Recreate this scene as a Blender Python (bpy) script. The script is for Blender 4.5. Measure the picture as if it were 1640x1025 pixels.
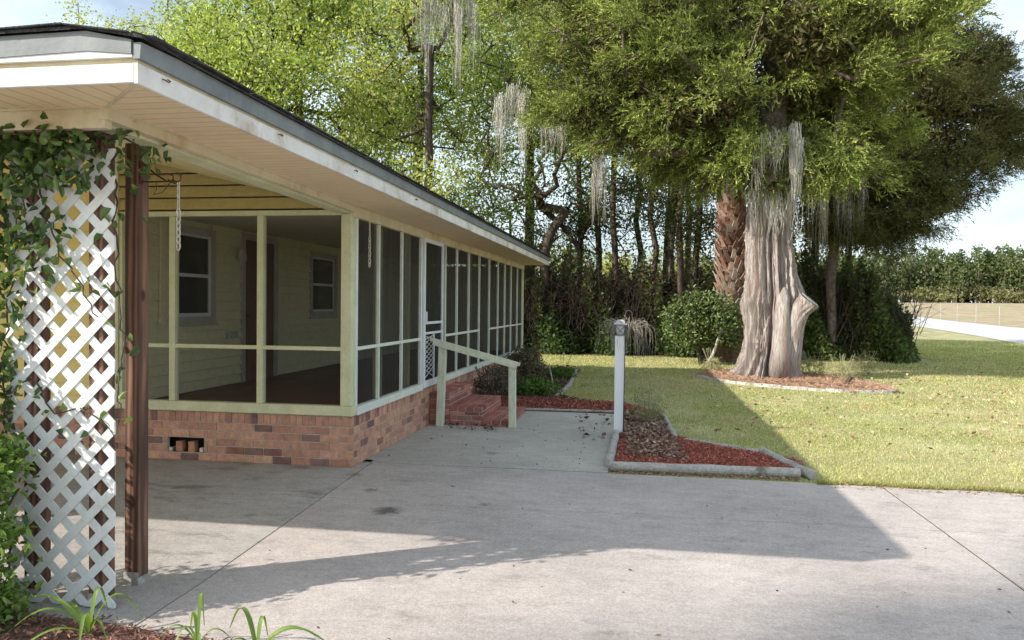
import bpy, math, random
import numpy as np
from mathutils import Vector, Matrix

# ------------------------------------------------------------------ camera, world, sun, exposure
for o in list(bpy.data.objects): bpy.data.objects.remove(o)
S = bpy.context.scene
COL = S.collection
CAM_H = 1.6
FPX = 1250.0
yaw = math.atan(205/1250.); pitch = math.atan(24.5/1250.); roll = math.radians(0.6)
F0 = np.array([-math.sin(yaw), math.cos(yaw), 0.]); R0 = np.array([math.cos(yaw), math.sin(yaw), 0.]); U0 = np.array([0, 0, 1.])
FW = F0*math.cos(pitch) - U0*math.sin(pitch); UP = U0*math.cos(pitch) + F0*math.sin(pitch)
RT = R0*math.cos(roll) + UP*math.sin(roll); UP = UP*math.cos(roll) - R0*math.sin(roll)
cam = bpy.data.cameras.new('camera'); camo = bpy.data.objects.new('camera', cam); COL.objects.link(camo)
M = Matrix(((RT[0], UP[0], -FW[0], 0), (RT[1], UP[1], -FW[1], 0), (RT[2], UP[2], -FW[2], CAM_H), (0, 0, 0, 1)))
camo.matrix_world = M
cam.sensor_width = 36; cam.lens = FPX/1640*36; cam.clip_start = 0.05; cam.clip_end = 6000
S.camera = camo
SUN_EL = math.radians(31.5)
SUN_TO = np.array([-0.857, -0.515])          # horizontal direction towards the sun
w = bpy.data.worlds.new("World"); S.world = w; w.use_nodes = True
nt = w.node_tree; bg = nt.nodes['Background']
sky = nt.nodes.new('ShaderNodeTexSky'); sky.sky_type = 'NISHITA'; sky.sun_disc = False
sky.sun_elevation = SUN_EL
sky.sun_rotation = math.atan2(SUN_TO[0], SUN_TO[1])
sky.air_density = 1.0; sky.dust_density = 2.0; sky.ozone_density = 1.0
# thin high cloud veil
tc = nt.nodes.new('ShaderNodeTexCoord'); mp = nt.nodes.new('ShaderNodeMapping'); mp.inputs['Scale'].default_value = (1.2, 1.2, 4.5)
nz = nt.nodes.new('ShaderNodeTexNoise'); nz.inputs['Scale'].default_value = 2.2; nz.inputs['Detail'].default_value = 7; nz.inputs['Roughness'].default_value = .6
rp = nt.nodes.new('ShaderNodeValToRGB'); rp.color_ramp.elements[0].position = .36; rp.color_ramp.elements[1].position = .66
mx = nt.nodes.new('ShaderNodeMix'); mx.data_type = 'RGBA'
mth = nt.nodes.new('ShaderNodeMath'); mth.operation = 'MULTIPLY_ADD'; mth.inputs[1].default_value = .55; mth.inputs[2].default_value = .22
nt.links.new(tc.outputs['Generated'], mp.inputs['Vector']); nt.links.new(mp.outputs['Vector'], nz.inputs['Vector'])
nt.links.new(nz.outputs['Fac'], rp.inputs['Fac']); nt.links.new(rp.outputs['Color'], mth.inputs[0])
nt.links.new(mth.outputs[0], mx.inputs[0]); nt.links.new(sky.outputs['Color'], mx.inputs[6])
mx.inputs[7].default_value = (7.6, 8.7, 9.4, 1)
nt.links.new(mx.outputs[2], bg.inputs['Color']); bg.inputs['Strength'].default_value = 0.105
sl = bpy.data.lights.new('sun', 'SUN'); sl.energy = 4.0; sl.angle = math.radians(0.55); sl.color = (1.0, .93, .83)
so = bpy.data.objects.new('sun', sl); COL.objects.link(so)
sd = Vector((SUN_TO[0]*math.cos(SUN_EL), SUN_TO[1]*math.cos(SUN_EL), math.sin(SUN_EL)))
so.rotation_euler = sd.to_track_quat('Z', 'Y').to_euler(); so.location = (-20, -12, 20)
S.view_settings.view_transform = 'Standard'; S.view_settings.look = 'None'; S.view_settings.gamma = 1
S.view_settings.exposure = 0.75

S.render.engine = 'CYCLES'; S.cycles.max_bounces = 12; S.cycles.diffuse_bounces = 7; S.cycles.transparent_max_bounces = 24
# ------------------------------------------------------------------ helpers
def tag(o, label=None, cat=None, group=None, kind=None):
    if label: o['label'] = label
    if cat: o['category'] = cat
    if group: o['group'] = group
    if kind: o['kind'] = kind
    return o
def empty(name, loc, label, cat, group=None):
    o = bpy.data.objects.new(name, None); COL.objects.link(o); o.location = loc; o.empty_display_size = .1
    return tag(o, label, cat, group)
def wloc(p):
    v = np.zeros(3)
    while p is not None: v = v + np.array(p.location); p = p.parent
    return v
def raw(name, V, Fc, mat, parent=None, col=None, smooth=False, base=None, uv=None):
    """V (n,3) world coordinates; Fc list or (m,k) array; col (n,3) point colours"""
    V = np.asarray(V, dtype=np.float32)
    off = wloc(parent) if parent is not None else (np.array(base, dtype=float) if base is not None else np.zeros(3))
    me = bpy.data.meshes.new(name); W = (V - off).astype(np.float32)
    if isinstance(Fc, np.ndarray):
        m, k = Fc.shape
        me.vertices.add(len(W)); me.vertices.foreach_set('co', W.ravel())
        me.loops.add(m*k); me.loops.foreach_set('vertex_index', Fc.astype(np.int32).ravel())
        me.polygons.add(m); me.polygons.foreach_set('loop_start', np.arange(0, m*k, k, dtype=np.int32))
        me.polygons.foreach_set('loop_total', np.full(m, k, dtype=np.int32))
    else:
        me.from_pydata([tuple(map(float, v)) for v in W], [], Fc)
    if smooth: me.polygons.foreach_set('use_smooth', np.ones(len(me.polygons), dtype=bool))
    me.update(calc_edges=True)
    if col is not None:
        a = me.attributes.new('Col', 'FLOAT_COLOR', 'POINT')
        c4 = np.ones((len(W), 4), dtype=np.float32); c4[:, :3] = col; a.data.foreach_set('color', c4.ravel())
    me.materials.append(mat)
    o = bpy.data.objects.new(name, me); COL.objects.link(o)
    if parent is not None: o.parent = parent
    elif base is not None: o.location = base
    return o
class MB:
    def __init__(s): s.v = []; s.f = []; s.c = []
    def add(s, vs, fs, c=None):
        b = len(s.v); s.v += [tuple(v) for v in vs]; s.f += [tuple(i+b for i in f) for f in fs]; s.c += [c or (1, 1, 1)]*len(vs); return s
    def box(s, x0, x1, y0, y1, z0, z1, c=None):
        return s.add([(x0, y0, z0), (x1, y0, z0), (x1, y1, z0), (x0, y1, z0), (x0, y0, z1), (x1, y0, z1), (x1, y1, z1), (x0, y1, z1)],
                     [(0, 3, 2, 1), (4, 5, 6, 7), (0, 1, 5, 4), (1, 2, 6, 5), (2, 3, 7, 6), (3, 0, 4, 7)], c)
    def bbox(s, x0, x1, y0, y1, z0, z1, b=.006, c=None):
        """box with chamfered edges"""
        vs = []; idx = {}
        X = (x0, x1); Y = (y0, y1); Z = (z0, z1)
        for i in (0, 1):
            for j in (0, 1):
                for k in (0, 1):
                    sx, sy, sz = (1-2*i)*b, (1-2*j)*b, (1-2*k)*b
                    for a, p in enumerate([(X[i], Y[j]+sy, Z[k]+sz), (X[i]+sx, Y[j], Z[k]+sz), (X[i]+sx, Y[j]+sy, Z[k])]):
                        idx[(i, j, k, a)] = len(vs); vs.append(p)
        f = []
        I = lambda i, j, k, a: idx[(i, j, k, a)]
        for i in (0, 1): f.append((I(i,0,0,0), I(i,1,0,0), I(i,1,1,0), I(i,0,1,0)) if i else (I(i,0,0,0), I(i,0,1,0), I(i,1,1,0), I(i,1,0,0)))
        for j in (0, 1): f.append((I(0,j,0,1), I(0,j,1,1), I(1,j,1,1), I(1,j,0,1)) if j else (I(0,j,0,1), I(1,j,0,1), I(1,j,1,1), I(0,j,1,1)))
        for k in (0, 1): f.append((I(0,0,k,2), I(1,0,k,2), I(1,1,k,2), I(0,1,k,2)) if k else (I(0,0,k,2), I(0,1,k,2), I(1,1,k,2), I(1,0,k,2)))
        for i in (0, 1):
            for j in (0, 1): f.append((I(i,j,0,0), I(i,j,0,1), I(i,j,1,1), I(i,j,1,0)))
            for k in (0, 1): f.append((I(i,0,k,0), I(i,0,k,2), I(i,1,k,2), I(i,1,k,0)))
            for j in (0, 1):
                for k in (0, 1): f.append((I(i,j,k,0), I(i,j,k,1), I(i,j,k,2)))
        for j in (0, 1):
            for k in (0, 1): f.append((I(0,j,k,1), I(0,j,k,2), I(1,j,k,2), I(1,j,k,1)))
        return s.add(vs, f, c)
    def bar(s, p0, p1, w, h, up=(0, 0, 1), c=None):
        p0 = Vector(p0); p1 = Vector(p1); d = (p1-p0).normalized(); u = Vector(up); sx = d.cross(u).normalized(); u = sx.cross(d).normalized()
        a = sx*w/2; b = u*h/2
        vs = [p0-a-b, p0+a-b, p0+a+b, p0-a+b, p1-a-b, p1+a-b, p1+a+b, p1-a+b]
        return s.add(vs, [(0, 3, 2, 1), (4, 5, 6, 7), (0, 1, 5, 4), (1, 2, 6, 5), (2, 3, 7, 6), (3, 0, 4, 7)], c)
    def tube(s, pts, r, n=8, cap=True, c=None):
        pts = [Vector(p) for p in pts]; m = len(pts)
        if not hasattr(r, '__len__'): r = [r]*m
        d = (pts[1]-pts[0]).normalized(); ref = Vector((1, 0, 0)) if abs(d.x) < .8 else Vector((0, 1, 0))
        vs = []
        for i, p in enumerate(pts):
            t = (pts[min(i+1, m-1)]-pts[max(i-1, 0)]).normalized()
            a = (ref-t*ref.dot(t)).normalized(); ref = a; b = t.cross(a)
            for k in range(n):
                th = 2*math.pi*k/n; vs.append(p+(a*math.cos(th)+b*math.sin(th))*r[i])
        f = [(i*n+k, i*n+(k+1) % n, (i+1)*n+(k+1) % n, (i+1)*n+k) for i in range(m-1) for k in range(n)]
        if cap: f += [tuple(range(n-1, -1, -1)), tuple((m-1)*n+k for k in range(n))]
        return s.add(vs, f, c)
    def prism(s, poly, z0, z1, c=None):
        n = len(poly); vs = [(x, y, z0) for x, y in poly]+[(x, y, z1) for x, y in poly]
        return s.add(vs, [tuple(range(n-1, -1, -1)), tuple(range(n, 2*n))]+[(i, (i+1) % n, n+(i+1) % n, n+i) for i in range(n)], c)
    def build(s, name, mat, parent=None, base=None, smooth=False, usecol=False):
        return raw(name, np.array(s.v), s.f, mat, parent, np.array(s.c) if usecol else None, smooth, base)
def B(name, mat, parent, *args, bev=.004, **k):
    m = MB(); m.bbox(*args, b=bev); return m.build(name, mat, parent, **k)

def N(nt, t, **k):
    n = nt.nodes.new(t)
    for a, b in k.items():
        if a in n.inputs: n.inputs[a].default_value = b
        else: setattr(n, a, b)
    return n
def pmat(name, c1, c2, scale=4, rough=.8, bump=.2, bscale=None, stretch=(1, 1, 1), c3=None, s3=1.2, detail=6, attr=False, spec=.3, dist=.02, contrast=(.35, .65), metallic=0, speck=None):
    m = bpy.data.materials.new(name); m.use_nodes = True; t = m.node_tree; p = t.nodes['Principled BSDF']
    p.inputs['Roughness'].default_value = rough; p.inputs['Specular IOR Level'].default_value = spec; p.inputs['Metallic'].default_value = metallic
    tc = N(t, 'ShaderNodeTexCoord'); mp = N(t, 'ShaderNodeMapping'); mp.inputs['Scale'].default_value = stretch
    t.links.new(tc.outputs['Object'], mp.inputs['Vector'])
    n = N(t, 'ShaderNodeTexNoise', Scale=scale, Detail=detail, Roughness=.6); t.links.new(mp.outputs['Vector'], n.inputs['Vector'])
    r = N(t, 'ShaderNodeValToRGB'); e = r.color_ramp.elements; e[0].position = contrast[0]; e[1].position = contrast[1]; e[0].color = (*c1, 1); e[1].color = (*c2, 1)
    t.links.new(n.outputs['Fac'], r.inputs['Fac']); out = r.outputs['Color']
    if c3 is not None:
        n3 = N(t, 'ShaderNodeTexNoise', Scale=s3, Detail=8, Roughness=.7); t.links.new(mp.outputs['Vector'], n3.inputs['Vector'])
        r3 = N(t, 'ShaderNodeValToRGB'); r3.color_ramp.elements[0].position = .5; r3.color_ramp.elements[1].position = .68
        t.links.new(n3.outputs['Fac'], r3.inputs['Fac'])
        x = N(t, 'ShaderNodeMix', data_type='RGBA'); t.links.new(r3.outputs['Color'], x.inputs[0]); t.links.new(out, x.inputs[6]); x.inputs[7].default_value = (*c3, 1); out = x.outputs[2]
    if speck is not None:
        n4 = N(t, 'ShaderNodeTexNoise', Scale=speck[0], Detail=3, Roughness=.7); t.links.new(mp.outputs['Vector'], n4.inputs['Vector'])
        r4 = N(t, 'ShaderNodeMapRange'); r4.inputs[1].default_value = .3; r4.inputs[2].default_value = .7; r4.inputs[3].default_value = 1-speck[1]; r4.inputs[4].default_value = 1+speck[1]
        t.links.new(n4.outputs['Fac'], r4.inputs[0])
        x = N(t, 'ShaderNodeMix', data_type='RGBA', blend_type='MULTIPLY'); x.inputs[0].default_value = 1
        t.links.new(out, x.inputs[6]); t.links.new(r4.outputs[0], x.inputs[7]); out = x.outputs[2]
    if attr:
        a = N(t, 'ShaderNodeAttribute', attribute_name='Col'); x = N(t, 'ShaderNodeMix', data_type='RGBA', blend_type='MULTIPLY'); x.inputs[0].default_value = 1
        t.links.new(out, x.inputs[6]); t.links.new(a.outputs['Color'], x.inputs[7]); out = x.outputs[2]
    t.links.new(out, p.inputs['Base Color'])
    if bump:
        nb = N(t, 'ShaderNodeTexNoise', Scale=bscale or scale*6, Detail=5); t.links.new(mp.outputs['Vector'], nb.inputs['Vector'])
        bm = N(t, 'ShaderNodeBump', Strength=bump, Distance=dist); t.links.new(nb.outputs['Fac'], bm.inputs['Height']); t.links.new(bm.outputs['Normal'], p.inputs['Normal'])
    return m
def leafmat(name, trans=.4, rough=.5, spec=.35):
    m = bpy.data.materials.new(name); m.use_nodes = True; t = m.node_tree; p = t.nodes['Principled BSDF']
    a = N(t, 'ShaderNodeAttribute', attribute_name='Col'); t.links.new(a.outputs['Color'], p.inputs['Base Color'])
    p.inputs['Roughness'].default_value = rough; p.inputs['Specular IOR Level'].default_value = spec
    if trans:
        tr = N(t, 'ShaderNodeBsdfTranslucent'); g = N(t, 'ShaderNodeMix', data_type='RGBA', blend_type='MULTIPLY'); g.inputs[0].default_value = 1
        t.links.new(a.outputs['Color'], g.inputs[6]); g.inputs[7].default_value = (1.25, 1.3, .5, 1); t.links.new(g.outputs[2], tr.inputs['Color'])
        ms = N(t, 'ShaderNodeMixShader'); ms.inputs[0].default_value = trans
        t.links.new(p.outputs[0], ms.inputs[1]); t.links.new(tr.outputs[0], ms.inputs[2]); t.links.new(ms.outputs[0], t.nodes['Material Output'].inputs['Surface'])
    return m

# ------------------------------------------------------------------ foliage tools
def unit(a): return a/np.maximum(np.linalg.norm(a, axis=-1, keepdims=True), 1e-9)
def leaf_geo(rng, c, ax, L, W, pal, vary=.25, cup=0.):
    """diamond leaves: c base points, ax long axis directions; returns V, F, colours"""
    n = len(c); ax = unit(ax); r = unit(rng.normal(size=(n, 3))); b = unit(np.cross(ax, r))
    L = (np.ones(n)*L*rng.uniform(.65, 1.3, n))[:, None]; W = (np.ones(n)*W*rng.uniform(.7, 1.25, n))[:, None]
    V = np.stack([c, c+ax*L*.45+b*W*.5, c+ax*L, c+ax*L*.45-b*W*.5], 1).reshape(-1, 3)
    F = np.arange(4*n).reshape(-1, 4)
    pal = np.array(pal); k = rng.integers(0, len(pal), n); k2 = rng.integers(0, len(pal), n); t = rng.uniform(0, 1, n)[:, None]
    C = (pal[k]*(1-t)+pal[k2]*t)*rng.uniform(1-vary, 1+vary, n)[:, None]
    return V, F, np.repeat(C, 4, 0)
def leaf_near(rng, c, ax, L, W, pal, vary=.25, fold=.35, curl=.25):
    n = len(c); ax = unit(ax); r = unit(rng.normal(size=(n, 3))+np.array([0, 0, 1.2])); b = unit(np.cross(ax, r)); nn = np.cross(b, ax)
    L = (np.ones(n)*L*rng.uniform(.55, 1.3, n))[:, None]; W = (np.ones(n)*W*rng.uniform(.7, 1.25, n))[:, None]; u = nn*W*fold; d = -nn*L*curl
    V = np.stack([c, c+ax*L*.28+b*W*.5+u, c+ax*L*.66+b*W*.40+u+d*.4, c+ax*L+d, c+ax*L*.66-b*W*.40+u+d*.4, c+ax*L*.28-b*W*.5+u], 1).reshape(-1, 3)
    i = np.arange(n)[:, None]*6; F = np.concatenate([i+np.array([[0, 1, 2, 3]]), i+np.array([[0, 3, 4, 5]])])
    pal = np.array(pal); k = rng.integers(0, len(pal), n); k2 = rng.integers(0, len(pal), n); t = rng.uniform(0, 1, n)[:, None]
    C = (pal[k]*(1-t)+pal[k2]*t)*rng.uniform(1-vary, 1+vary, n)[:, None]
    return V, F, np.repeat(C, 6, 0)
def merge(parts):
    Vs, Fs, Cs = [], [], []; b = 0
    for V, F, C in parts: Vs.append(V); Fs.append(F+b); Cs.append(C); b += len(V)
    return np.concatenate(Vs), np.concatenate(Fs), np.concatenate(Cs)
def edges_geo(P0, P1, r0, r1, n=5):
    d = unit(P1-P0); ref = np.where(np.abs(d[:, 2:3]) < .9, np.array([[0, 0, 1.]]), np.array([[1., 0, 0]])); a = unit(np.cross(d, ref)); b = np.cross(d, a)
    th = np.arange(n)*2*math.pi/n; ring = a[:, None]*np.cos(th)[None, :, None]+b[:, None]*np.sin(th)[None, :, None]
    A = P0[:, None]+ring*r0[:, None, None]; Bq = (P1+d*r1[:, None]*.4)[:, None]+ring*r1[:, None, None]
    m = len(P0); V = np.concatenate([A, Bq], 1).reshape(-1, 3); base = np.arange(m)[:, None]*2*n; k = np.arange(n)
    F = np.stack([base+k, base+(k+1) % n, base+n+(k+1) % n, base+n+k], -1).reshape(-1, 4)
    return V, F
def skeleton(rng, trunk, att, jit=.25, sag=0., minz=None, up=.6):
    """joins each attraction point to the nearest suitable node; returns node positions, parents, tip indices"""
    P = [np.array(p, float) for p in trunk]; par = [i-1 for i in range(len(P))]; first = len(P)//3
    T = np.array(trunk); att = np.array(att)
    dd = np.min(np.linalg.norm(att[:, None]-T[None], axis=2), 1); tips = []
    for i in np.argsort(dd):
        p = att[i]; Q = np.array(P); d = p-Q; dist = np.linalg.norm(d, axis=1)
        cost = dist+up*np.maximum(0, Q[:, 2]-p[2]+.1)
        if minz is not None: cost = cost+np.where(Q[:, 2] < minz, 50, 0)
        j = int(np.argmin(cost)); L = dist[j]; k = max(1, int(L/.7)); prev = j
        for s in range(1, k+1):
            t = s/k; q = Q[j]*(1-t)+p*t
            if s < k: q = q+rng.normal(0, jit*L*.22, 3)+np.array([0, 0, sag*L*t*(1-t)])
            P.append(q); par.append(prev); prev = len(P)-1
        tips.append(prev)
    return np.array(P), par, tips
def wood_geo(P, par, rtrunk, rmin=.008, power=.5, n=5, skip=0):
    cnt = np.zeros(len(P)); hasc = np.zeros(len(P), bool)
    for i in range(len(P)-1, -1, -1):
        if not hasc[i]: cnt[i] += 1
        if par[i] >= 0: cnt[par[i]] += cnt[i]; hasc[par[i]] = True
    r = rtrunk*(cnt/cnt[0])**power; r = np.maximum(r, rmin)
    idx = np.array([i for i in range(len(P)) if par[i] >= skip]); pi = np.array([par[i] for i in idx])
    rr0 = np.minimum(r[pi], r[idx]*1.35)
    return edges_geo(P[pi], P[idx], rr0, r[idx], n)
def crown_pts(rng, blobs, n, shell=.55, minz=0):
    """blobs: (cx,cy,cz,rx,ry,rz,weight)"""
    bl = np.array(blobs, float); wt = bl[:, 6]/bl[:, 6].sum(); out = []
    k = rng.choice(len(bl), n, p=wt); u = unit(rng.normal(size=(n, 3))); rad = rng.uniform(shell**3, 1, n)**(1/3.)
    p = bl[k, :3]+u*rad[:, None]*bl[k, 3:6]
    return p[p[:, 2] > minz]

BARK = pmat('bark_dark', (.045, .035, .028), (.13, .105, .085), 3, .95, .8, 12, (6, 6, 1.2))
LEAF = leafmat('leaf', .42)
LEAF_CEDAR = leafmat('cedar_leaf', .16, .7, .12)
LEAF_GLOSSY = leafmat('leaf_glossy', .2, .35, .5)
GRASSM = leafmat('grass_blade', .35, .7, .15)
MOSSM = leafmat('moss_strand', 0, .9, .1)

def make_tree(name, label, cat, group, loc, seed, H, R, rt, blobs, ntips, per, L, W, pal, spread=.38, minz=1.5, leafn='crown', jit=.3, droop=0, bends=.3, parent_only=False, forks=None):
    rng = np.random.default_rng(seed); loc = np.array(loc, float)
    z = np.linspace(0, H*.72, 9); off = np.cumsum(rng.normal(0, bends*.25, (9, 2)), 0); off[0] = 0
    trunk = np.column_stack([off[:, 0], off[:, 1], z])
    att = crown_pts(rng, blobs, ntips, .3, minz)
    P, par, tips = skeleton(rng, trunk, att, jit, minz=minz*.6)
    root = empty(name, loc, label, cat, group)
    V, F = wood_geo(P, par, rt, .012, .48, 6); raw('trunk', V+loc, F, BARK, root, smooth=True)
    tp = P[tips]; cc = np.repeat(tp, per, 0)+rng.normal(0, spread, (len(tp)*per, 3))*np.array([1, 1, .7])
    # leaves cling to clumps: quantise some of them
    ax = rng.normal(size=cc.shape)+np.array([0, 0, -droop])
    V, F, C = leaf_geo(rng, cc, ax, L, W, pal)
    raw(leafn, V+loc, F, LEAF, root, C)
    return root
def copy_tree(o, loc, rz, sc, label, group=None):
    r = o.copy(); COL.objects.link(r); r.location = loc; r.rotation_euler = (0, 0, rz); r.scale = (sc, sc, sc); r['label'] = label
    if group: r['group'] = group
    for ch in list(o.children):
        c = ch.copy(); COL.objects.link(c); c.parent = r
        for g in ch.children:
            d = g.copy(); COL.objects.link(d); d.parent = c
    return r
RNG = np.random.default_rng(7)

# ------------------------------------------------------------------ ground, road, drive
def sstep(t): t = np.clip(t, 0, 1); return t*t*(3-2*t)
def gz(x, y): d = np.hypot(x, y); return 3.1*sstep((d-45)/170.)-.012
def sheet(name, xs, ys, mat, dz=0, kind='structure', lab=None):
    X, Y = np.meshgrid(xs, ys, indexing='ij'); Z = gz(X, Y)+dz; nx, ny = X.shape
    V = np.column_stack([X.ravel(), Y.ravel(), Z.ravel()]); i, j = np.meshgrid(np.arange(nx-1), np.arange(ny-1), indexing='ij'); a = (i*ny+j).ravel()
    F = np.column_stack([a, a+ny, a+ny+1, a+1]); o = raw(name, V, F, mat, smooth=True); tag(o, lab, None, None, kind); return o
GROUND = pmat('lawn_soil', (.27, .27, .12), (.46, .43, .24), 1.1, .95, .6, 60, c3=(.33, .24, .13), s3=.5, speck=(55, .35), dist=.01)
xs = np.concatenate([np.array([-3000, -1200, -500, -250, -120, -70]), np.arange(-40, 61, 2.5), np.array([75, 95, 120, 150, 190, 240, 320, 500, 1200, 3000])])
ys = np.concatenate([np.array([-3000, -800, -200, -60]), np.arange(-30, 81, 2.5), np.array([90, 105, 120, 140, 160, 180, 200, 225, 260, 400, 900, 3000])])
sheet('ground', xs, ys, GROUND)
LITTER = pmat('leaf_litter', (.06, .045, .03), (.16, .11, .07), 5, .95, .8, 40, speck=(30, .4))
def flat(name, poly, z, mat, kind='structure'):
    m = MB(); m.add([(x, y, gz(x, y)+.012+z) for x, y in poly], [tuple(range(len(poly)))]); o = m.build(name, mat); tag(o, kind=kind); return o
flat('woodland_floor', [(-60, 19.2), (-4.2, 19.3), (-3.4, 25.0), (2.2, 25.0), (4.2, 25.2), (8.6, 25.8), (9.6, 29), (9, 44), (-60, 44)], -.004, LITTER)

# concrete
def concrete(tint=(.50, .447, .418, 1), lo=.56, dk=.72):
    m = bpy.data.materials.new('concrete'); m.use_nodes = True; t = m.node_tree; p = t.nodes['Principled BSDF']
    tc = N(t, 'ShaderNodeTexCoord'); co = tc.outputs['Object']
    def noise(s, d, r, lo, hi, vec=co):
        n = N(t, 'ShaderNodeTexNoise', Scale=s, Detail=d, Roughness=r); t.links.new(vec, n.inputs['Vector'])
        q = N(t, 'ShaderNodeMapRange'); q.inputs[1].default_value = .3; q.inputs[2].default_value = .7; q.inputs[3].default_value = lo; q.inputs[4].default_value = hi
        t.links.new(n.outputs['Fac'], q.inputs[0]); return q.outputs[0]
    def mul(a, b):
        x = N(t, 'ShaderNodeMath', operation='MULTIPLY'); t.links.new(a, x.inputs[0]); t.links.new(b, x.inputs[1]); return x.outputs[0]
    mp = N(t, 'ShaderNodeMapping'); mp.inputs['Scale'].default_value = (1, 1.9, 1); mp.inputs['Rotation'].default_value = (0, 0, .25); t.links.new(co, mp.inputs['Vector'])
    v = mul(mul(noise(.6, 5, .6, .80, 1.12), noise(4.5, 8, .75, .82, 1.1, mp.outputs[0])), mul(noise(110, 3, .8, .68, 1.26), noise(28, 5, .8, .84, 1.10)))
    # dark stains
    n = N(t, 'ShaderNodeTexNoise', Scale=1.9, Detail=9, Roughness=.72); t.links.new(mp.outputs[0], n.inputs['Vector'])
    r = N(t, 'ShaderNodeValToRGB'); r.color_ramp.elements[0].position = lo; r.color_ramp.elements[1].position = lo+.15; r.color_ramp.elements[0].color = (1, 1, 1, 1); r.color_ramp.elements[1].color = (dk, dk*.98, dk*.98, 1)
    t.links.new(n.outputs['Fac'], r.inputs['Fac']); v = mul(v, r.outputs['Color'])
    # oil drip near the porch corner
    def spot(cx, cy, rad, dark):
        sx = N(t, 'ShaderNodeVectorMath', operation='DISTANCE'); sx.inputs[1].default_value = (cx, cy, 0)
        a = N(t, 'ShaderNodeTexNoise', Scale=14, Detail=6, Roughness=.8); t.links.new(co, a.inputs['Vector'])
        va = N(t, 'ShaderNodeVectorMath', operation='MULTIPLY_ADD'); t.links.new(a.outputs['Color'], va.inputs[0]); va.inputs[1].default_value = (.34, .34, 0)
        sb = N(t, 'ShaderNodeVectorMath', operation='SUBTRACT'); t.links.new(co, sb.inputs[0]); sb.inputs[1].default_value = (.17, .17, 0); t.links.new(sb.outputs[0], va.inputs[2])
        t.links.new(va.outputs[0], sx.inputs[0]); q = N(t, 'ShaderNodeMapRange'); q.inputs[1].default_value = rad*.4; q.inputs[2].default_value = rad; q.inputs[3].default_value = dark; q.inputs[4].default_value = 1
        t.links.new(sx.outputs['Value'], q.inputs[0]); return q.outputs[0]
    for s in [(-1.9, 5.75, .14, .35), (-2.25, 6.35, .08, .5), (-1.2, 6.1, .05, .5), (-1.55, 8.2, .10, .6), (0.35, 3.75, .08, .72), (-2.6, 6.9, .1, .6)]: v = mul(v, spot(*s))
    # hairline crack
    cr = N(t, 'ShaderNodeSeparateXYZ'); t.links.new(co, cr.inputs[0])
    nn = N(t, 'ShaderNodeTexNoise', Scale=1.6, Detail=6, Roughness=.6); t.links.new(co, nn.inputs['Vector'])
    a1 = N(t, 'ShaderNodeMath', operation='MULTIPLY_ADD'); t.links.new(nn.outputs['Fac'], a1.inputs[0]); a1.inputs[1].default_value = .42; t.links.new(cr.outputs['Y'], a1.inputs[2])
    a2 = N(t, 'ShaderNodeMath', operation='SUBTRACT'); t.links.new(a1.outputs[0], a2.inputs[0]); a2.inputs[1].default_value = 6.22
    a3 = N(t, 'ShaderNodeMath', operation='ABSOLUTE'); t.links.new(a2.outputs[0], a3.inputs[0])
    q = N(t, 'ShaderNodeMapRange'); q.inputs[1].default_value = .003; q.inputs[2].default_value = .009; q.inputs[3].default_value = .72; q.inputs[4].default_value = 1; t.links.new(a3.outputs[0], q.inputs[0]); v = mul(v, q.outputs[0])
    x = N(t, 'ShaderNodeMix', data_type='RGBA', blend_type='MULTIPLY'); x.inputs[0].default_value = 1; x.inputs[6].default_value = tint; t.links.new(v, x.inputs[7])
    t.links.new(x.outputs[2], p.inputs['Base Color']); p.inputs['Roughness'].default_value = .9; p.inputs['Specular IOR Level'].default_value = .2
    nb = N(t, 'ShaderNodeTexNoise', Scale=90, Detail=5, Roughness=.7); t.links.new(co, nb.inputs['Vector']); b = N(t, 'ShaderNodeBump', Strength=.5, Distance=.006); t.links.new(nb.outputs['Fac'], b.inputs['Height']); t.links.new(b.outputs[0], p.inputs['Normal'])
    return m
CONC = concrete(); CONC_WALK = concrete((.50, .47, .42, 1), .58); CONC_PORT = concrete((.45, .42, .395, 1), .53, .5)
DARKGAP = pmat('joint_dirt_vent_shade', (.025, .022, .018), (.05, .042, .034), 20, .95, .3)
flat('drive_base', [(-16, -9), (30, -9), (30, 7.42), (-.3, 7.42), (-.3, 11.55), (-2.7, 11.55), (-2.7, 7.5), (-16, 7.5)], -.006, DARKGAP)
def slab(name, poly, mat=None):
    m = MB(); m.prism(poly, -.05, .004); o = m.build(name, mat or CONC); return tag(o, kind='structure')
slab('driveway', [(-2.19, -9), (2.20, -9), (2.172, 4.9), (2.150, 7.44), (-2.62, 7.47), (-2.62, 7.35), (-2.43, 4.05)])
slab('driveway_apron', [(2.222, -9), (30, -9), (30, 7.38), (2.173, 7.44), (2.195, 4.9)])
slab('carport_floor', [(-16, -9), (-2.20, -9), (-2.442, 4.05), (-2.632, 7.35), (-2.66, 7.6), (-16, 7.6)], CONC_PORT)
slab('front_walk', [(-2.9, 7.490), (-.285, 7.497), (-.27, 11.6), (-2.9, 11.6)], CONC_WALK)

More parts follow.
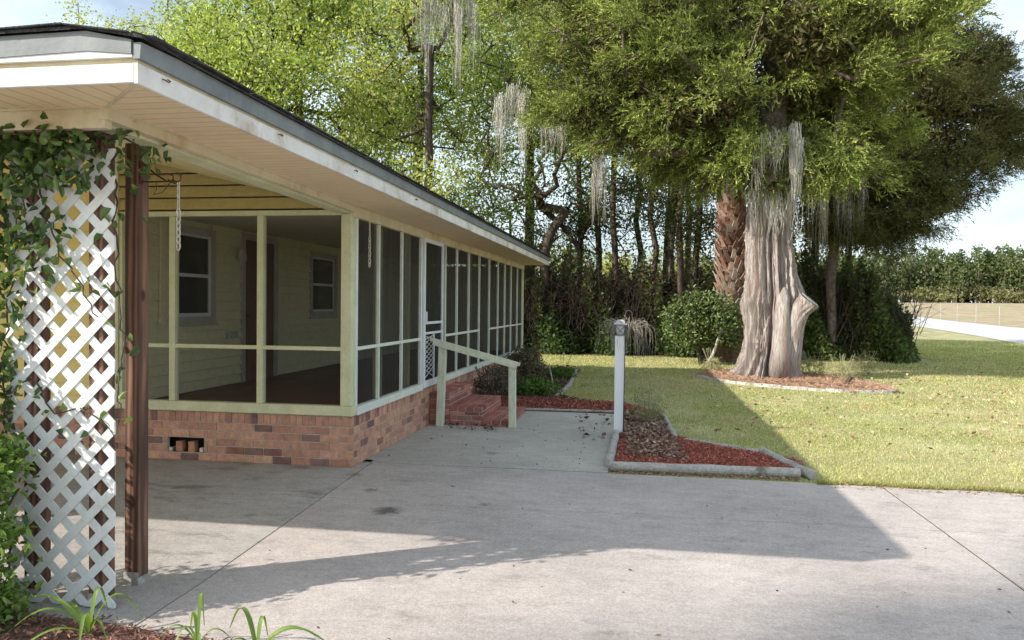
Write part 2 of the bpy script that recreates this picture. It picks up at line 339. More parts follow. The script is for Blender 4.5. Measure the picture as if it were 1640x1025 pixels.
# road and field on the right
ROADM = pmat('road_asphalt', (.44, .43, .42), (.56, .55, .54), 3, .9, .3, 40)
near = [(17.2, 26), (16.6, 34), (18.0, 41.5), (19.8, 50), (21.5, 62), (22.5, 78), (20, 95), (10, 112), (-15, 125)]
far = [(31, 26), (31, 36), (30, 46), (29.4, 56), (29.2, 68), (30, 84), (31, 101), (24, 118), (-15, 134)]
V = [(x, y, gz(x, y)+.02) for x, y in near]+[(x, y, gz(x, y)+.02) for x, y in far]; n = len(near)
m = MB(); m.add(V, [(i, i+1, n+i+1, n+i) for i in range(n-1)]); tag(m.build('road', ROADM, smooth=True), kind='structure')
FIELD = pmat('dry_field', (.29, .22, .14), (.44, .35, .23), .5, .95, .5, 20, c3=(.25, .28, .12), s3=.12, speck=(4, .2))
fx = np.linspace(0, 1, 30); fy = np.linspace(0, 1, 16)
V = []; 
for a in fx:
    for b in fy:
        x0 = np.interp(a, [0, 1], [24, 260]); x = x0; yl = np.interp(a, [0, .06, 1], [119, 104, 36]) if False else 0
        V.append((a, b))
def fieldz():
    # field lies beyond the far road edge
    fe = np.array([(24, 119), (31.2, 101), (30.3, 84), (29.6, 68), (29.8, 56), (30.4, 46), (31.6, 36), (33, 20)])
    V = []; ts = np.linspace(0, 1, 28); seg = np.linspace(0, 1, len(fe))
    for t in ts:
        x, y = np.interp(t, seg, fe[:, 0]), np.interp(t, seg, fe[:, 1])
        fxx, fyy = np.interp(t, [0, 1], [40, 420]), np.interp(t, [0, 1], [230, 40])
        for s in np.linspace(0, 1, 22)**1.5:
            X = x*(1-s)+fxx*s; Y = y*(1-s)+fyy*s; V.append((X, Y, gz(X, Y)+.015))
    F = [(i*22+j, (i+1)*22+j, (i+1)*22+j+1, i*22+j+1) for i in range(27) for j in range(21)]
    o = raw('field', np.array(V), F, FIELD, smooth=True); tag(o, kind='structure')
fieldz()

# ------------------------------------------------------------------ mulch beds and edging
MULCH = pmat('mulch', (.16, .055, .04), (.38, .14, .10), 14, .95, .9, 60, c3=(.12, .08, .06), s3=2)
DIRT = pmat('bed_dirt', (.07, .055, .042), (.17, .13, .09), 6, .95, .9, 50, c3=(.2, .10, .06), s3=1.5)
PINE = pmat('pine_straw', (.22, .13, .085), (.42, .27, .19), 10, .95, .9, 60)
CHIP = leafmat('mulch_chip', 0, .9, .1)
def inpoly(px, py, poly):
    poly = np.array(poly); n = len(poly); ins = np.zeros(len(px), bool); j = n-1
    for i in range(n):
        xi, yi = poly[i]; xj, yj = poly[j]
        c = ((yi > py) != (yj > py)) & (px < (xj-xi)*(py-yi)/(yj-yi+1e-12)+xi); ins ^= c; j = i
    return ins
def scatter(rng, poly, n):
    poly = np.array(poly); lo, hi = poly.min(0), poly.max(0); out = []
    p = rng.uniform(lo, hi, (n*4, 2)); p = p[inpoly(p[:, 0], p[:, 1], poly)]; return p[:n]
def chips(name, polys, n, L, W, pal, label, h=.03, flatn=.35, z=.02, parent=None):
    rng = np.random.default_rng(len(name)*31+n); pts = np.concatenate([scatter(rng, p, n//len(polys)) for p in polys])
    c = np.column_stack([pts, z+rng.uniform(0, h, len(pts))]); ax = rng.normal(size=c.shape)*np.array([1, 1, flatn])
    V, F, C = leaf_geo(rng, c-ax*0, ax, L, W, pal, .35)
    V[:, 2] = np.maximum(V[:, 2], z-.004)
    o = raw(name, V, F, CHIP, parent, C); tag(o, label, None, None, 'stuff'); return o
bedL = [(-.26, 7.70), (1.60, 7.78), (1.68, 8.45), (1.0, 9.0), (.42, 9.9), (.36, 11.7), (-.25, 12.9), (-2.6, 13.3), (-2.6, 11.62), (-.25, 11.62)]
flat('mulch_bed', bedL, .016, MULCH); bedB = [(-2.72, 13.25), (-.9, 12.9), (-1.38, 13.6), (-1.45, 19.2), (-2.72, 19.2)]
flat('side_bed', bedB, .014, DIRT)
cx, cy = 3.05, 18.0
bedT = [(1.25, 18.35), (1.75, 17.1), (2.8, 16.1), (4.0, 15.55), (4.85, 15.75), (4.95, 16.8), (4.7, 18.2), (4.0, 19.4), (2.9, 20.1), (1.8, 19.9)]
flat('tree_bed', bedT, .016, PINE)
fb = [(-4.6, 1.5), (-1.28, 1.5), (-1.25, 3.22), (-1.45, 3.30), (-2.2, 3.38), (-2.65, 3.46), (-4.6, 3.46)]
flat('flower_bed', fb, .012, pmat('brown_mulch', (.09, .045, .035), (.24, .13, .10), 16, .95, .9, 60))
RED = [(.44, .14, .10), (.33, .10, .075), (.54, .22, .16), (.24, .09, .07)]
chips('red_mulch', [[(-.2, 7.75), (1.55, 7.82), (1.6, 8.4), (.95, 8.95), (.40, 9.6), (-.2, 9.7)]], 22000, .035, .011, RED, 'shredded red mulch in the bed round the white post light', .03)
chips('red_mulch', [[(-2.55, 11.66), (-.2, 11.66), (.3, 11.7), (-.3, 12.8), (-2.5, 13.2)]], 9000, .05, .014, RED+[(.12, .07, .05)], 'shredded red mulch strip behind the front walk', .03)
chips('dead_leaves', [[(-.2, 9.2), (.38, 9.6), (.34, 11.7), (-.2, 11.6)], [(-.1, 8.2), (.5, 8.0), (.4, 9.6), (-.15, 9.5)]], 3500, .055, .03, [(.26, .18, .13), (.42, .31, .23), (.15, .10, .08)], 'dry brown leaves over the back of the post light bed', .05)
chips('pine_straw', [bedT], 26000, .12, .009, [(.46, .27, .18), (.33, .19, .13), (.55, .36, .25), (.4, .3, .2)], 'loose pinkish pine straw round the big cedar', .045)
chips('leaf_litter', [bedB], 9000, .06, .02, [(.14, .09, .06), (.22, .15, .10), (.08, .06, .045)], 'brown leaf litter in the bed along the porch', .04)
chips('brown_mulch', [fb], 16000, .035, .01, [(.22, .10, .08), (.14, .07, .055), (.32, .18, .13), (.25, .17, .12)], 'brown bark mulch in the flower bed below the lattice', .025)
chips('dead_leaves', [[(-.75, 9.3), (-.3, 9.1), (-.3, 11.4), (-.9, 11.4)], [(-2.5, 9.7), (-1.8, 9.5), (-1.7, 10.0), (-2.5, 10.0)]], 90, .07, .04, [(.13, .07, .05), (.2, .12, .08), (.08, .05, .04)], 'a few dry leaves blown onto the front walk', .012)
LOG = pmat('weathered_timber', (.30, .285, .26), (.52, .50, .47), 3, .9, .7, 18, (1, 1, 1), c3=(.16, .145, .12), s3=3, speck=(40, .25))
def timber(p0, p1, r, label, group='landscape timbers round the post light bed', seed=0):
    r = r*.86; rng = np.random.default_rng(seed); p0 = np.array(p0)-np.array([0, 0, r*.1]); p1 = np.array(p1); L = np.linalg.norm(p1-p0); k = max(3, int(L/.12))
    pts = [tuple(p0*(1-t)+p1*t+np.append(rng.normal(0, .004, 2), rng.normal(0, .003))) for t in np.linspace(0, 1, k)]
    m = MB(); m.tube(pts, [r*(1+rng.normal(0, .03)) for _ in pts], 14); base = tuple((p0+p1)/2*np.array([1, 1, 0]))
    o = m.build('landscape_timber', LOG, base=base, smooth=False); tag(o, label, 'garden edging', group); return o
timber((-.27, 7.62, .045), (1.50, 7.655, .045), .055, 'long weathered round timber along the driveway edge of the red mulch bed', seed=1)
timber((-.28, 7.72, .045), (-.27, 9.62, .045), .05, 'grey timber running back from the driveway to the white post', seed=2)
timber((1.60, 7.63, .045), (1.33, 8.75, .035), .055, 'short round timber closing the right corner of the red mulch bed', seed=3)
timber((1.30, 8.72, .03), (.55, 9.35, .022), .045, 'thin half buried timber on the lawn side of the red mulch bed', seed=4)
timber((.44, 9.5, .03), (.36, 11.4, .025), .04, 'mossy timber beside the lawn behind the post light', seed=5)
timber((-2.0, 11.66, .02), (-.3, 11.68, .02), .028, 'thin timber across the far end of the front walk', seed=6)
timber((-1.42, 13.3, .02), (-1.36, 15.6, .02), .05, 'nearer grey log edging the bed beside the porch', 'logs edging the bed beside the porch', 7)
timber((-1.38, 15.75, .02), (-1.5, 18.9, .02), .05, 'farther grey log edging the bed beside the porch', 'logs edging the bed beside the porch', 8)
EDGE = pmat('concrete_edging', (.42, .41, .39), (.62, .61, .58), 5, .9, .4, 40, c3=(.25, .23, .2), s3=3)
m = MB(); rg = np.random.default_rng(3)
loop = bedT[:7]
P = []
for i in range(len(loop)-1):
    for t in np.linspace(0, 1, 9)[:-1]: P.append(np.array(loop[i])*(1-t)+np.array(loop[i+1])*t)
P = np.array(P); 
for _ in range(6): P[1:-1] = (P[:-2]+P[1:-1]*2+P[2:])/4
for i in range(len(P)-1):
    h = .05+rg.uniform(-.012, .012)
    m.bar((*P[i], .015), (*(P[i]*.03+P[i+1]*.97), .015), .07, h*1.5)
tag(m.build('bed_edging', EDGE, base=(3, 16, 0)), 'low pale curved edging of the pine straw bed under the cedar', 'garden edging')
# black drip hose lying in the tree bed
m = MB(); hs = [(2.2, 17.3, .05), (2.8, 16.85, .06), (3.3, 16.9, .07), (3.7, 16.6, .06), (3.9, 16.2, .07), (4.3, 16.05, .06), (4.45, 16.3, .05)]
m.tube(hs, .02, 6); tag(m.build('fallen_branch', BARK, base=(3, 16.7, 0)), 'thin curved dead branch lying on the pine straw', 'branch')
m = MB(); m.tube([(4.1, 16.5, 0), (4.12, 16.5, .12), (4.18, 16.48, .24)], [.05, .045, .05], 8); tag(m.build('tree_stub', BARK, base=(4.1, 16.5, 0)), 'small cut stub standing in the pine straw', 'stump')

# ------------------------------------------------------------------ house materials
WHITE = pmat('white_paint', (.74, .73, .69), (.82, .81, .78), 6, .6, .1, 30, speck=(30, .04))
PEEL = pmat('peeling_white_paint', (.70, .68, .64), (.80, .79, .76), 5, .7, .2, 30, c3=(.50, .42, .34), s3=2.6)
CREAM = pmat('pale_green_paint', (.56, .57, .36), (.68, .68, .46), 5, .7, .25, 40, c3=(.60, .58, .42), s3=3, speck=(50, .08))
GREENW = pmat('pale_greenish_white_paint', (.66, .69, .60), (.76, .78, .70), 6, .65, .2, 40, speck=(50, .07))
FRIEZE = pmat('peeling_cream_frieze', (.60, .53, .37), (.68, .62, .46), 4, .75, .2, 30, c3=(.50, .36, .20), s3=1.7)
SIDING = pmat('yellow_siding', (.84, .70, .30), (.90, .76, .35), 2, .75, .15, 60, speck=(14, .07))
SIDING2 = pmat('porch_siding', (.72, .70, .46), (.80, .77, .52), 2, .75, .15, 60, c3=(.68, .64, .40), s3=2, speck=(14, .08))
GREYF = pmat('grey_drip_edge', (.17, .19, .20), (.24, .26, .27), 4, .6, .1, 30, c3=(.28, .30, .31), s3=1.5)
SHING = pmat('shingle', (.028, .028, .03), (.075, .072, .07), 12, .95, .9, 60, speck=(90, .4))
BROWNW = pmat('maroon_floor_paint', (.14, .058, .052), (.19, .085, .075), 2, .55, .1, 30, c3=(.11, .06, .055), s3=1.3)
DOORW = pmat('dark_brown_door', (.13, .055, .04), (.18, .08, .06), 3, .5, .1, 30, (8, 8, 1))
GLASS = pmat('dark_window_glass', (.012, .013, .014), (.02, .021, .022), 2, .08, 0, spec=.6)
METALW = pmat('white_aluminium', (.72, .73, .75), (.80, .81, .83), 5, .4, .05, 30)
RUST = pmat('rusty_iron', (.05, .025, .018), (.16, .075, .045), 30, .8, .4, 80)
GREYTRIM = pmat('grey_lilac_trim', (.42, .41, .39), (.52, .51, .48), 4, .75, .15, 30)
MORTAR = pmat('mortar', (.44, .38, .33), (.58, .52, .46), 20, .95, .6, 80)
BRICK = pmat('brick', (.9, .9, .9), (1.3, 1.22, 1.18), 14, .9, .6, 70, attr=True, speck=(60, .2), dist=.01)
def soffitmat(name, axis):
    m = pmat(name, (.82, .65, .43), (.86, .69, .47), 2, .6, 0, speck=(12, .05)); t = m.node_tree; p = t.nodes['Principled BSDF']
    tc = N(t, 'ShaderNodeTexCoord'); s = N(t, 'ShaderNodeSeparateXYZ'); t.links.new(tc.outputs['Object'], s.inputs[0])
    a = N(t, 'ShaderNodeMath', operation='MULTIPLY'); t.links.new(s.outputs[axis], a.inputs[0]); a.inputs[1].default_value = 1/.1
    f = N(t, 'ShaderNodeMath', operation='FRACT'); t.links.new(a.outputs[0], f.inputs[0])
    pp = N(t, 'ShaderNodeMath', operation='PINGPONG'); t.links.new(f.outputs[0], pp.inputs[0]); pp.inputs[1].default_value = .5
    q = N(t, 'ShaderNodeMapRange'); q.inputs[1].default_value = 0; q.inputs[2].default_value = .10; t.links.new(pp.outputs[0], q.inputs[0])
    b = N(t, 'ShaderNodeBump', Strength=.7, Distance=.006); t.links.new(q.outputs[0], b.inputs['Height']); t.links.new(b.outputs[0], p.inputs['Normal'])
    old = p.inputs['Base Color'].links[0].from_socket; x = N(t, 'ShaderNodeMix', data_type='RGBA'); q2 = N(t, 'ShaderNodeMapRange'); q2.inputs[1].default_value = .02; q2.inputs[2].default_value = .07
    t.links.new(pp.outputs[0], q2.inputs[0]); t.links.new(q2.outputs[0], x.inputs[0]); x.inputs[6].default_value = (.62, .48, .32, 1); t.links.new(old, x.inputs[7]); t.links.new(x.outputs[2], p.inputs['Base Color'])
    return m
SOFX = soffitmat('soffit_ribs_across', 'Y'); SOFY = soffitmat('soffit_ribs_along', 'X')
def screenmat(name, op, col=(.10, .10, .095)):
    m = bpy.data.materials.new(name); m.use_nodes = True; t = m.node_tree; p = t.nodes['Principled BSDF']; p.inputs['Roughness'].default_value = .9; p.inputs['Specular IOR Level'].default_value = .1
    tc = N(t, 'ShaderNodeTexCoord'); n = N(t, 'ShaderNodeTexNoise', Scale=1.6, Detail=4); mp = N(t, 'ShaderNodeMapping'); mp.inputs['Scale'].default_value = (1, 3, .5); t.links.new(tc.outputs['Object'], mp.inputs[0]); t.links.new(mp.outputs[0], n.inputs[0])
    q = N(t, 'ShaderNodeMapRange'); q.inputs[1].default_value = .3; q.inputs[2].default_value = .7; q.inputs[3].default_value = op*.85; q.inputs[4].default_value = op*1.15; t.links.new(n.outputs['Fac'], q.inputs[0])
    p.inputs['Base Color'].default_value = (*col, 1)
    tr = N(t, 'ShaderNodeBsdfTransparent'); ms = N(t, 'ShaderNodeMixShader'); t.links.new(q.outputs[0], ms.inputs[0]); t.links.new(tr.outputs[0], ms.inputs[1]); t.links.new(p.outputs[0], ms.inputs[2]); t.links.new(ms.outputs[0], t.nodes['Material Output'].inputs[0]); return m
SCR_F = screenmat('front_insect_screen', .10, (.08, .08, .07)); SCR_S = screenmat('side_insect_screen', .68, (.042, .040, .036))
def woodpost():
    m = bpy.data.materials.new('stained_post_wood'); m.use_nodes = True; t = m.node_tree; p = t.nodes['Principled BSDF']; p.inputs['Roughness'].default_value = .75
    tc = N(t, 'ShaderNodeTexCoord'); mp = N(t, 'ShaderNodeMapping'); mp.inputs['Scale'].default_value = (7, 7, .55); t.links.new(tc.outputs['Object'], mp.inputs[0])
    wv = N(t, 'ShaderNodeTexWave', Scale=1.1, Distortion=9.0, Detail=4.0); wv.inputs['Detail Scale'].default_value = .9; t.links.new(mp.outputs[0], wv.inputs['Vector'])
    r = N(t, 'ShaderNodeValToRGB'); e = r.color_ramp.elements; e[0].color = (.095, .05, .036, 1); e[1].color = (.255, .135, .085, 1); e[0].position = .1; e[1].position = .8; t.links.new(wv.outputs['Fac'], r.inputs[0])
    n = N(t, 'ShaderNodeTexNoise', Scale=2, Detail=5); t.links.new(tc.outputs['Object'], n.inputs['Vector']); x = N(t, 'ShaderNodeMix', data_type='RGBA', blend_type='MULTIPLY'); x.inputs[0].default_value = .7
    q = N(t, 'ShaderNodeValToRGB'); q.color_ramp.elements[0].color = (.55, .5, .5, 1); q.color_ramp.elements[1].color = (1.1, 1.05, 1, 1); q.color_ramp.elements[0].position = .35; q.color_ramp.elements[1].position = .6; t.links.new(n.outputs['Fac'], q.inputs[0])
    t.links.new(r.outputs[0], x.inputs[6]); t.links.new(q.outputs[0], x.inputs[7]); out = x.outputs[2]
    for k, (kx, ky, kz, kr) in enumerate([(-2.80, 3.955, .47, .035), (-2.757, 3.99, 1.63, .03)]):
        s = N(t, 'ShaderNodeVectorMath', operation='SUBTRACT'); t.links.new(tc.outputs['Object'], s.inputs[0]); s.inputs[1].default_value = (kx+2.8, ky-4.0, kz)
        sc = N(t, 'ShaderNodeVectorMath', operation='MULTIPLY'); t.links.new(s.outputs[0], sc.inputs[0]); sc.inputs[1].default_value = (1, 1, .7)
        l = N(t, 'ShaderNodeVectorMath', operation='LENGTH'); t.links.new(sc.outputs[0], l.inputs[0]); w = N(t, 'ShaderNodeMapRange'); w.inputs[1].default_value = kr*.5; w.inputs[2].default_value = kr; t.links.new(l.outputs['Value'], w.inputs[0])
        x = N(t, 'ShaderNodeMix', data_type='RGBA'); t.links.new(w.outputs[0], x.inputs[0]); x.inputs[6].default_value = (.06, .025, .016, 1); t.links.new(out, x.inputs[7]); out = x.outputs[2]
    t.links.new(out, p.inputs['Base Color']); b = N(t, 'ShaderNodeBump', Strength=.5, Distance=.004); t.links.new(wv.outputs['Fac'], b.inputs['Height']); t.links.new(b.outputs[0], p.inputs['Normal']); return m
POSTW = woodpost()

# ------------------------------------------------------------------ house
XP, YP = -2.74, 7.20           # porch corner
XW = -5.28                      # house wall behind the porch
YE = 18.30
FL = .52
house = empty('house', (-8, 12, 0), 'low yellow house with grey hip roof, brick base and long screened side porch', 'house')
BRC = [(.47, .265, .19), (.50, .285, .20), (.44, .245, .175), (.52, .31, .215), (.48, .265, .20), (.41, .215, .165)]; BRD = [(.20, .12, .11), (.24, .15, .13), (.26, .13, .10)]
def bricks(m, o, ud, nd, length, z0, courses, rng, rowlock=True, skip=None, bw=.188, ch=.0775, dark=.13, pal=BRC, depth=.05):
    o = np.array(o, float); ud = np.array(ud, float); nd = np.array(nd, float)
    def one(u0, u1, za, zb, c):
        j = rng.normal(0, .0015); p = o+ud*u0+nd*(.0+j); q = o+ud*u1-nd*depth
        x0, x1 = sorted((p[0], q[0])); y0, y1 = sorted((p[1], q[1])); m.bbox(x0, x1, y0, y1, za, zb, .003, c)
    for k in range(courses):
        za = z0+k*ch+.005; zb = z0+(k+1)*ch-.005; u = -(.5 if k % 2 else 0)*(bw+.01)
        while u < length:
            a, b = max(u, 0), min(u+bw, length); u += bw+.010
            if b-a < .02: continue
            if skip and any(a < s[1] and b > s[0] and za < s[3] and zb > s[2] for s in skip):
                for s in skip:
                    if a < s[0] < b and s[0]-a > .03: one(a, s[0]-.004, za, zb, pal[rng.integers(len(pal))])
                    if a < s[1] < b and b-s[1] > .03: one(s[1]+.004, b, za, zb, pal[rng.integers(len(pal))])
                continue
            c = np.array(BRD[rng.integers(3)] if rng.random() < dark else pal[rng.integers(len(pal))])*rng.uniform(.85, 1.12)
            one(a, b, za, zb, tuple(c))
    if rowlock:
        za = z0+courses*ch+.005; zb = za+.102; u = 0
        while u < length-.02:
            c = np.array(BRD[rng.integers(3)] if rng.random() < .12 else pal[rng.integers(len(pal))])*rng.uniform(.85, 1.12); one(u, min(u+.060, length), za, zb, tuple(c)); u += .068
rng = np.random.default_rng(11)
m = MB()
X0 = -9.5; vent = ((-4.70-X0), (-4.30-X0), .08, .23)
bricks(m, (X0, YP, 0), (1, 0, 0), (0, -1, 0), XP-X0, .0, 5, rng, skip=[vent])
bricks(m, (XP, YP+.052, 0), (0, 1, 0), (1, 0, 0), YE-YP-.052, .0, 5, rng)
found = m.build('brick_foundation', BRICK, house, usecol=True)
m = MB(); g = .007
m.box(X0, -4.70, YP+g, YP+.045, -.05, .497); m.box(-4.30, XP-g, YP+g, YP+.045, -.05, .497); m.box(-4.70, -4.30, YP+g, YP+.045, -.05, .079); m.box(-4.70, -4.30, YP+g, YP+.045, .23, .497)
m.box(XP-.045, XP-g, YP+.0455, YE, -.05, .497); m.build('mortar', MORTAR, found)
m = MB(); m.box(-4.75, -4.25, YP+.16, YP+.2, .0, .3); m.build('vent_recess', DARKGAP, house)  # near-black sheet stands for the shade inside the vent hole
for x0, x1, z1, c_ in [(-4.62, -4.55, .185, (.44, .22, .15)), (-4.485, -4.415, .185, (.46, .24, .16)), (-4.698, -4.66, .12, (.62, .55, .48)), (-4.36, -4.32, .125, (.62, .55, .48))]:
    m = MB(); m.bbox(x0, x1, YP+.02, YP+.10, .082, z1, .004, c_); m.build('vent_brick', BRICK, house, usecol=True)
m = MB(); m.box(X0, XP-.06, YP+.05, YE, .40, FL); m.build('porch_floor', BROWNW, house)

def siding(m, o, ud, nd, length, z0, z1, ex=.12, holes=(), top=None):
    o = np.array(o, float); ud = np.array(ud, float); nd = np.array(nd, float); z = z0
    while z < z1-.005:
        zt = min(z+ex, z1); iv = [(0, length)]
        for h in holes:
            if zt > h[2]+.01 and z < h[3]-.01:
                nv = []
                for a, b in iv:
                    if h[0] > a: nv.append((a, min(b, h[0])))
                    if h[1] < b: nv.append((max(a, h[1]), b))
                iv = [(a, b) for a, b in nv if b-a > .01]
        for a, b in iv:
            A = o+ud*a; Bq = o+ud*b; u = np.array([0, 0, 1.])
            zz = z+.010; vs = [A-nd*.006+u*zz, A+nd*.022+u*zz, A+nd*.002+u*zt, Bq-nd*.006+u*zz, Bq+nd*.022+u*zz, Bq+nd*.002+u*zt, A-nd*.006+u*zt, Bq-nd*.006+u*zt, A-nd*.006+u*z, Bq-nd*.006+u*z]
            m.add(vs, [(1, 4, 5, 2), (0, 3, 4, 1), (0, 1, 2, 6), (3, 7, 5, 4), (6, 2, 5, 7), (8, 9, 3, 0)])
        z = zt
# near wall of the house (faces the carport) and its gable part above the porch
m = MB(); siding(m, (X0, YP, 0), (1, 0, 0), (0, -1, 0), -5.36-X0, .50, 3.08); 
m.build('near_wall', SIDING, house)
m = MB(); z = 2.505
while z < 3.06:
    siding(m, (-5.23, YP, 0), (1, 0, 0), (0, -1, 0), min(5.23+XP-.02, 5.23-2.80-(z-2.49)/.237), z, min(z+.1215, 3.12), .13); z += .1215; m.build('upper_wall', SIDING, house)
m = MB(); m.bbox(-5.36, -5.232, YP-.028, YP+.03, .50, 3.08, .004); m.build('corner_board', CREAM, house)
m = MB(); m.box(X0, XW-.03, YP+.05, YP+.08, .4, 3.0); m.box(XW-.20, XW-.02, YP+.05, YE, .4, 3.0); m.box(X0-.1, X0, YP+.0, YE, 0, 3.0); m.box(X0, XP, YE-.1, YE, .4, 2.5); m.build('wall_core', SIDING2, house)
win1 = (8.24-YP, 8.98-YP, 1.42, 2.40); door = (9.80-YP, 10.66-YP, FL, 2.52); win2 = (12.0-YP, 12.95-YP, 1.45, 2.35)
m = MB(); siding(m, (XW, YP+.06, 0), (0, 1, 0), (1, 0, 0), YE-YP-.1, FL, 2.56, .12, holes=[(win1[0]-.14, win1[1]-.02, win1[2]-.06, win1[3]+.06), (door[0]-.14, door[1]-.02, FL, 2.56), (win2[0]-.14, win2[1]-.02, win2[2]-.06, win2[3]+.06)])
m.build('porch_wall', SIDING2, house)
def window(y0, y1, z0, z1):
    fr = MB(); t = .08
    for a in ((y0-t, y0, z0-t, z1+t), (y1, y1+t, z0-t, z1+t)): fr.box(XW-.03, XW+.03, *a)
    fr.box(XW-.03, XW+.03, y0, y1, z1, z1+t); fr.box(XW-.03, XW+.045, y0-t-.02, y1+t+.02, z0-t-.035, z0-t-.001); fr.box(XW-.03, XW+.03, y0, y1, z0-t, z0)
    f = fr.build('window', GREYTRIM, house)
    s = MB(); zm = (z0+z1)/2; s.box(XW-.02, XW+.006, y0, y0+.035, z0, z1); s.box(XW-.02, XW+.006, y1-.035, y1, z0, z1); s.box(XW-.02, XW+.010, y0+.035, y1-.035, zm-.02, zm+.02); s.box(XW-.02, XW+.008, y0+.035, y1-.035, z0, z0+.04); s.box(XW-.02, XW+.008, y0+.035, y1-.035, z1-.03, z1); s.build('sash', METALW, f)
    g = MB(); g.box(XW-.017, XW-.012, y0+.03, y1-.03, z0+.03, z1-.02); g.build('pane', GLASS, f)
window(8.24, 8.98, 1.42, 2.40); window(12.0, 12.95, 1.45, 2.35)
m = MB(); m.bbox(XW+.017, XW+.045, 7.90, 7.985, 1.34, 2.5, .004); m.build('shutter', SIDING2, house)
fr = MB(); fr.box(XW-.03, XW+.035, 9.71, 9.80, FL, 2.53); fr.box(XW-.03, XW+.035, 10.66, 10.75, FL, 2.53); fr.box(XW-.03, XW+.035, 9.80, 10.66, 2.44, 2.53)
dr = B('door', DOORW, house, XW-.02, XW+.01, 9.80, 10.66, FL, 2.44, bev=.003); fr.build('door_frame', GREYTRIM, dr)
m = MB()
for a, b, c, d in [(9.9, 10.18, .7, 1.35), (10.28, 10.56, .7, 1.35), (9.9, 10.18, 1.5, 2.3), (10.28, 10.56, 1.5, 2.3)]: m.bbox(XW+.009, XW+.022, a, b, c, d, .008)
m.build('door_panel', DOORW, dr)
m = MB(); m.tube([(XW+.01, 9.86, 1.42), (XW+.06, 9.86, 1.42)], [.014, .028], 10); m.build('handle', RUST, dr)
wl = MB(); wl.tube([(XW+.02, 9.58, 2.18), (XW+.10, 9.58, 2.18)], .02, 8); wl.tube([(XW+.10, 9.58, 2.13), (XW+.10, 9.58, 2.16), (XW+.10, 9.58, 2.28), (XW+.10, 9.58, 2.32)], [.045, .06, .05, .02], 10); wl.build('wall_light', GREYTRIM, house)
m = MB(); m.bbox(XW+.012, XW+.035, 9.30, 9.36, 1.12, 1.22, .003); m.bbox(XW+.012, XW+.03, 9.40, 9.62, 1.13, 1.21, .003); m.build('outlet_box', GREYTRIM, house)
# porch ceiling
m = MB(); m.box(X0, XP-.06, YP+.09, YE, 2.56, 2.60); m.build('porch_ceiling', pmat('porch_ceiling_paint', (.62, .58, .42), (.7, .66, .5), 3, .8, .1), house)
# inner divider/frame of the porch : front side
y0, y1 = YP-.02, YP+.055
B('sill', CREAM, house, -5.225, XP+.012, YP-.035, YP+.07, .502, .60, bev=.006)
B('header_beam', CREAM, house, -5.225, XP-.09, YP-.024, YP+.06, 2.45, 2.50, bev=.004)
for x0, x1 in [(-5.225, -5.19), (-4.672, -4.606), (-3.728, -3.662)]: B('screen_stud', CREAM, house, x0, x1, y0, y1, .601, 2.449, bev=.004)
m = MB(); m.box(-5.19, XP-.11, YP-.012, YP+.02, 1.135, 1.172); m.build('mid_rail', CREAM, house)
B('corner_post', CREAM, house, XP-.115, XP-.008, YP-.028, YP+.065, .601, 2.46, bev=.005)
m = MB(); m.box(-5.19, XP-.1, YP+.024, YP+.026, .6, 2.45); m.build('front_screen', SCR_F, house)
# long side of the porch
def G_(y0, y1): B('side_sill', GREENW, house, XP-.06, XP+.030, y0, y1, .500, .585, bev=.005)
G_(YP+.072, 9.60); G_(10.56, 13.1); G_(13.104, 15.6); G_(15.604, YE)
Ys = [7.275, 7.942, 8.755, 9.56, 10.60, 10.80, 11.52, 12.35, 13.18, 14.08, 14.97, 15.75, 16.53, 17.39, YE-.03]
for i, y in enumerate(Ys):
    w_ = .030 if i not in (0, 3, 4) else .05
    m = MB(); m.bbox(XP-.02, XP+.014, y-w_/2, y+w_/2, .586, 2.43, .003); m.build('side_mullion', GREENW, house)
m = MB(); rr = [(7.30, 7.927), (7.957, 8.74), (8.77, 9.535), (10.815, 11.505), (11.535, 12.335), (12.365, 13.165), (14.095, 14.955), (14.985, 15.735), (15.765, 16.515), (16.545, 17.375), (17.405, YE-.045)]
for a, b in rr: B('side_rail', GREENW, house, XP-.015, XP+.010, a, b, 1.135, 1.17, bev=.003)
for a, b in zip(Ys[:-1], Ys[1:]):
    if abs(a-9.56) < .01: continue
    m = MB(); k = 8; zs = np.linspace(.58, 2.43, 10); ysq = np.linspace(a+.01, b-.01, k+1); vs = []; rg = np.random.default_rng(int(a*10))
    ph = rg.uniform(0, 6); am = rg.uniform(.002, .010)
    for z in zs:
        for y in ysq: t = (y-a)/(b-a); vs.append((XP-.028-am*math.sin(math.pi*t)*(1+math.sin(z*2.3+ph+t*3)), y, z))
    n1 = k+1; m.add(vs, [(i*n1+j, i*n1+j+1, (i+1)*n1+j+1, (i+1)*n1+j) for i in range(9) for j in range(k)]); m.build('side_screen', SCR_S, house, smooth=True)
# inner studs seen through the screens
for y in (8.2, 9.25, 11.1, 12.8, 14.5, 16.2): B('inner_stud', CREAM, house, XP-.15, XP-.07, y, y+.09, FL, 2.5, bev=.004)
B('frieze_board', FRIEZE, house, XP-.06, XP+.022, YP-.02, YE, 2.432, 2.538, bev=.003)
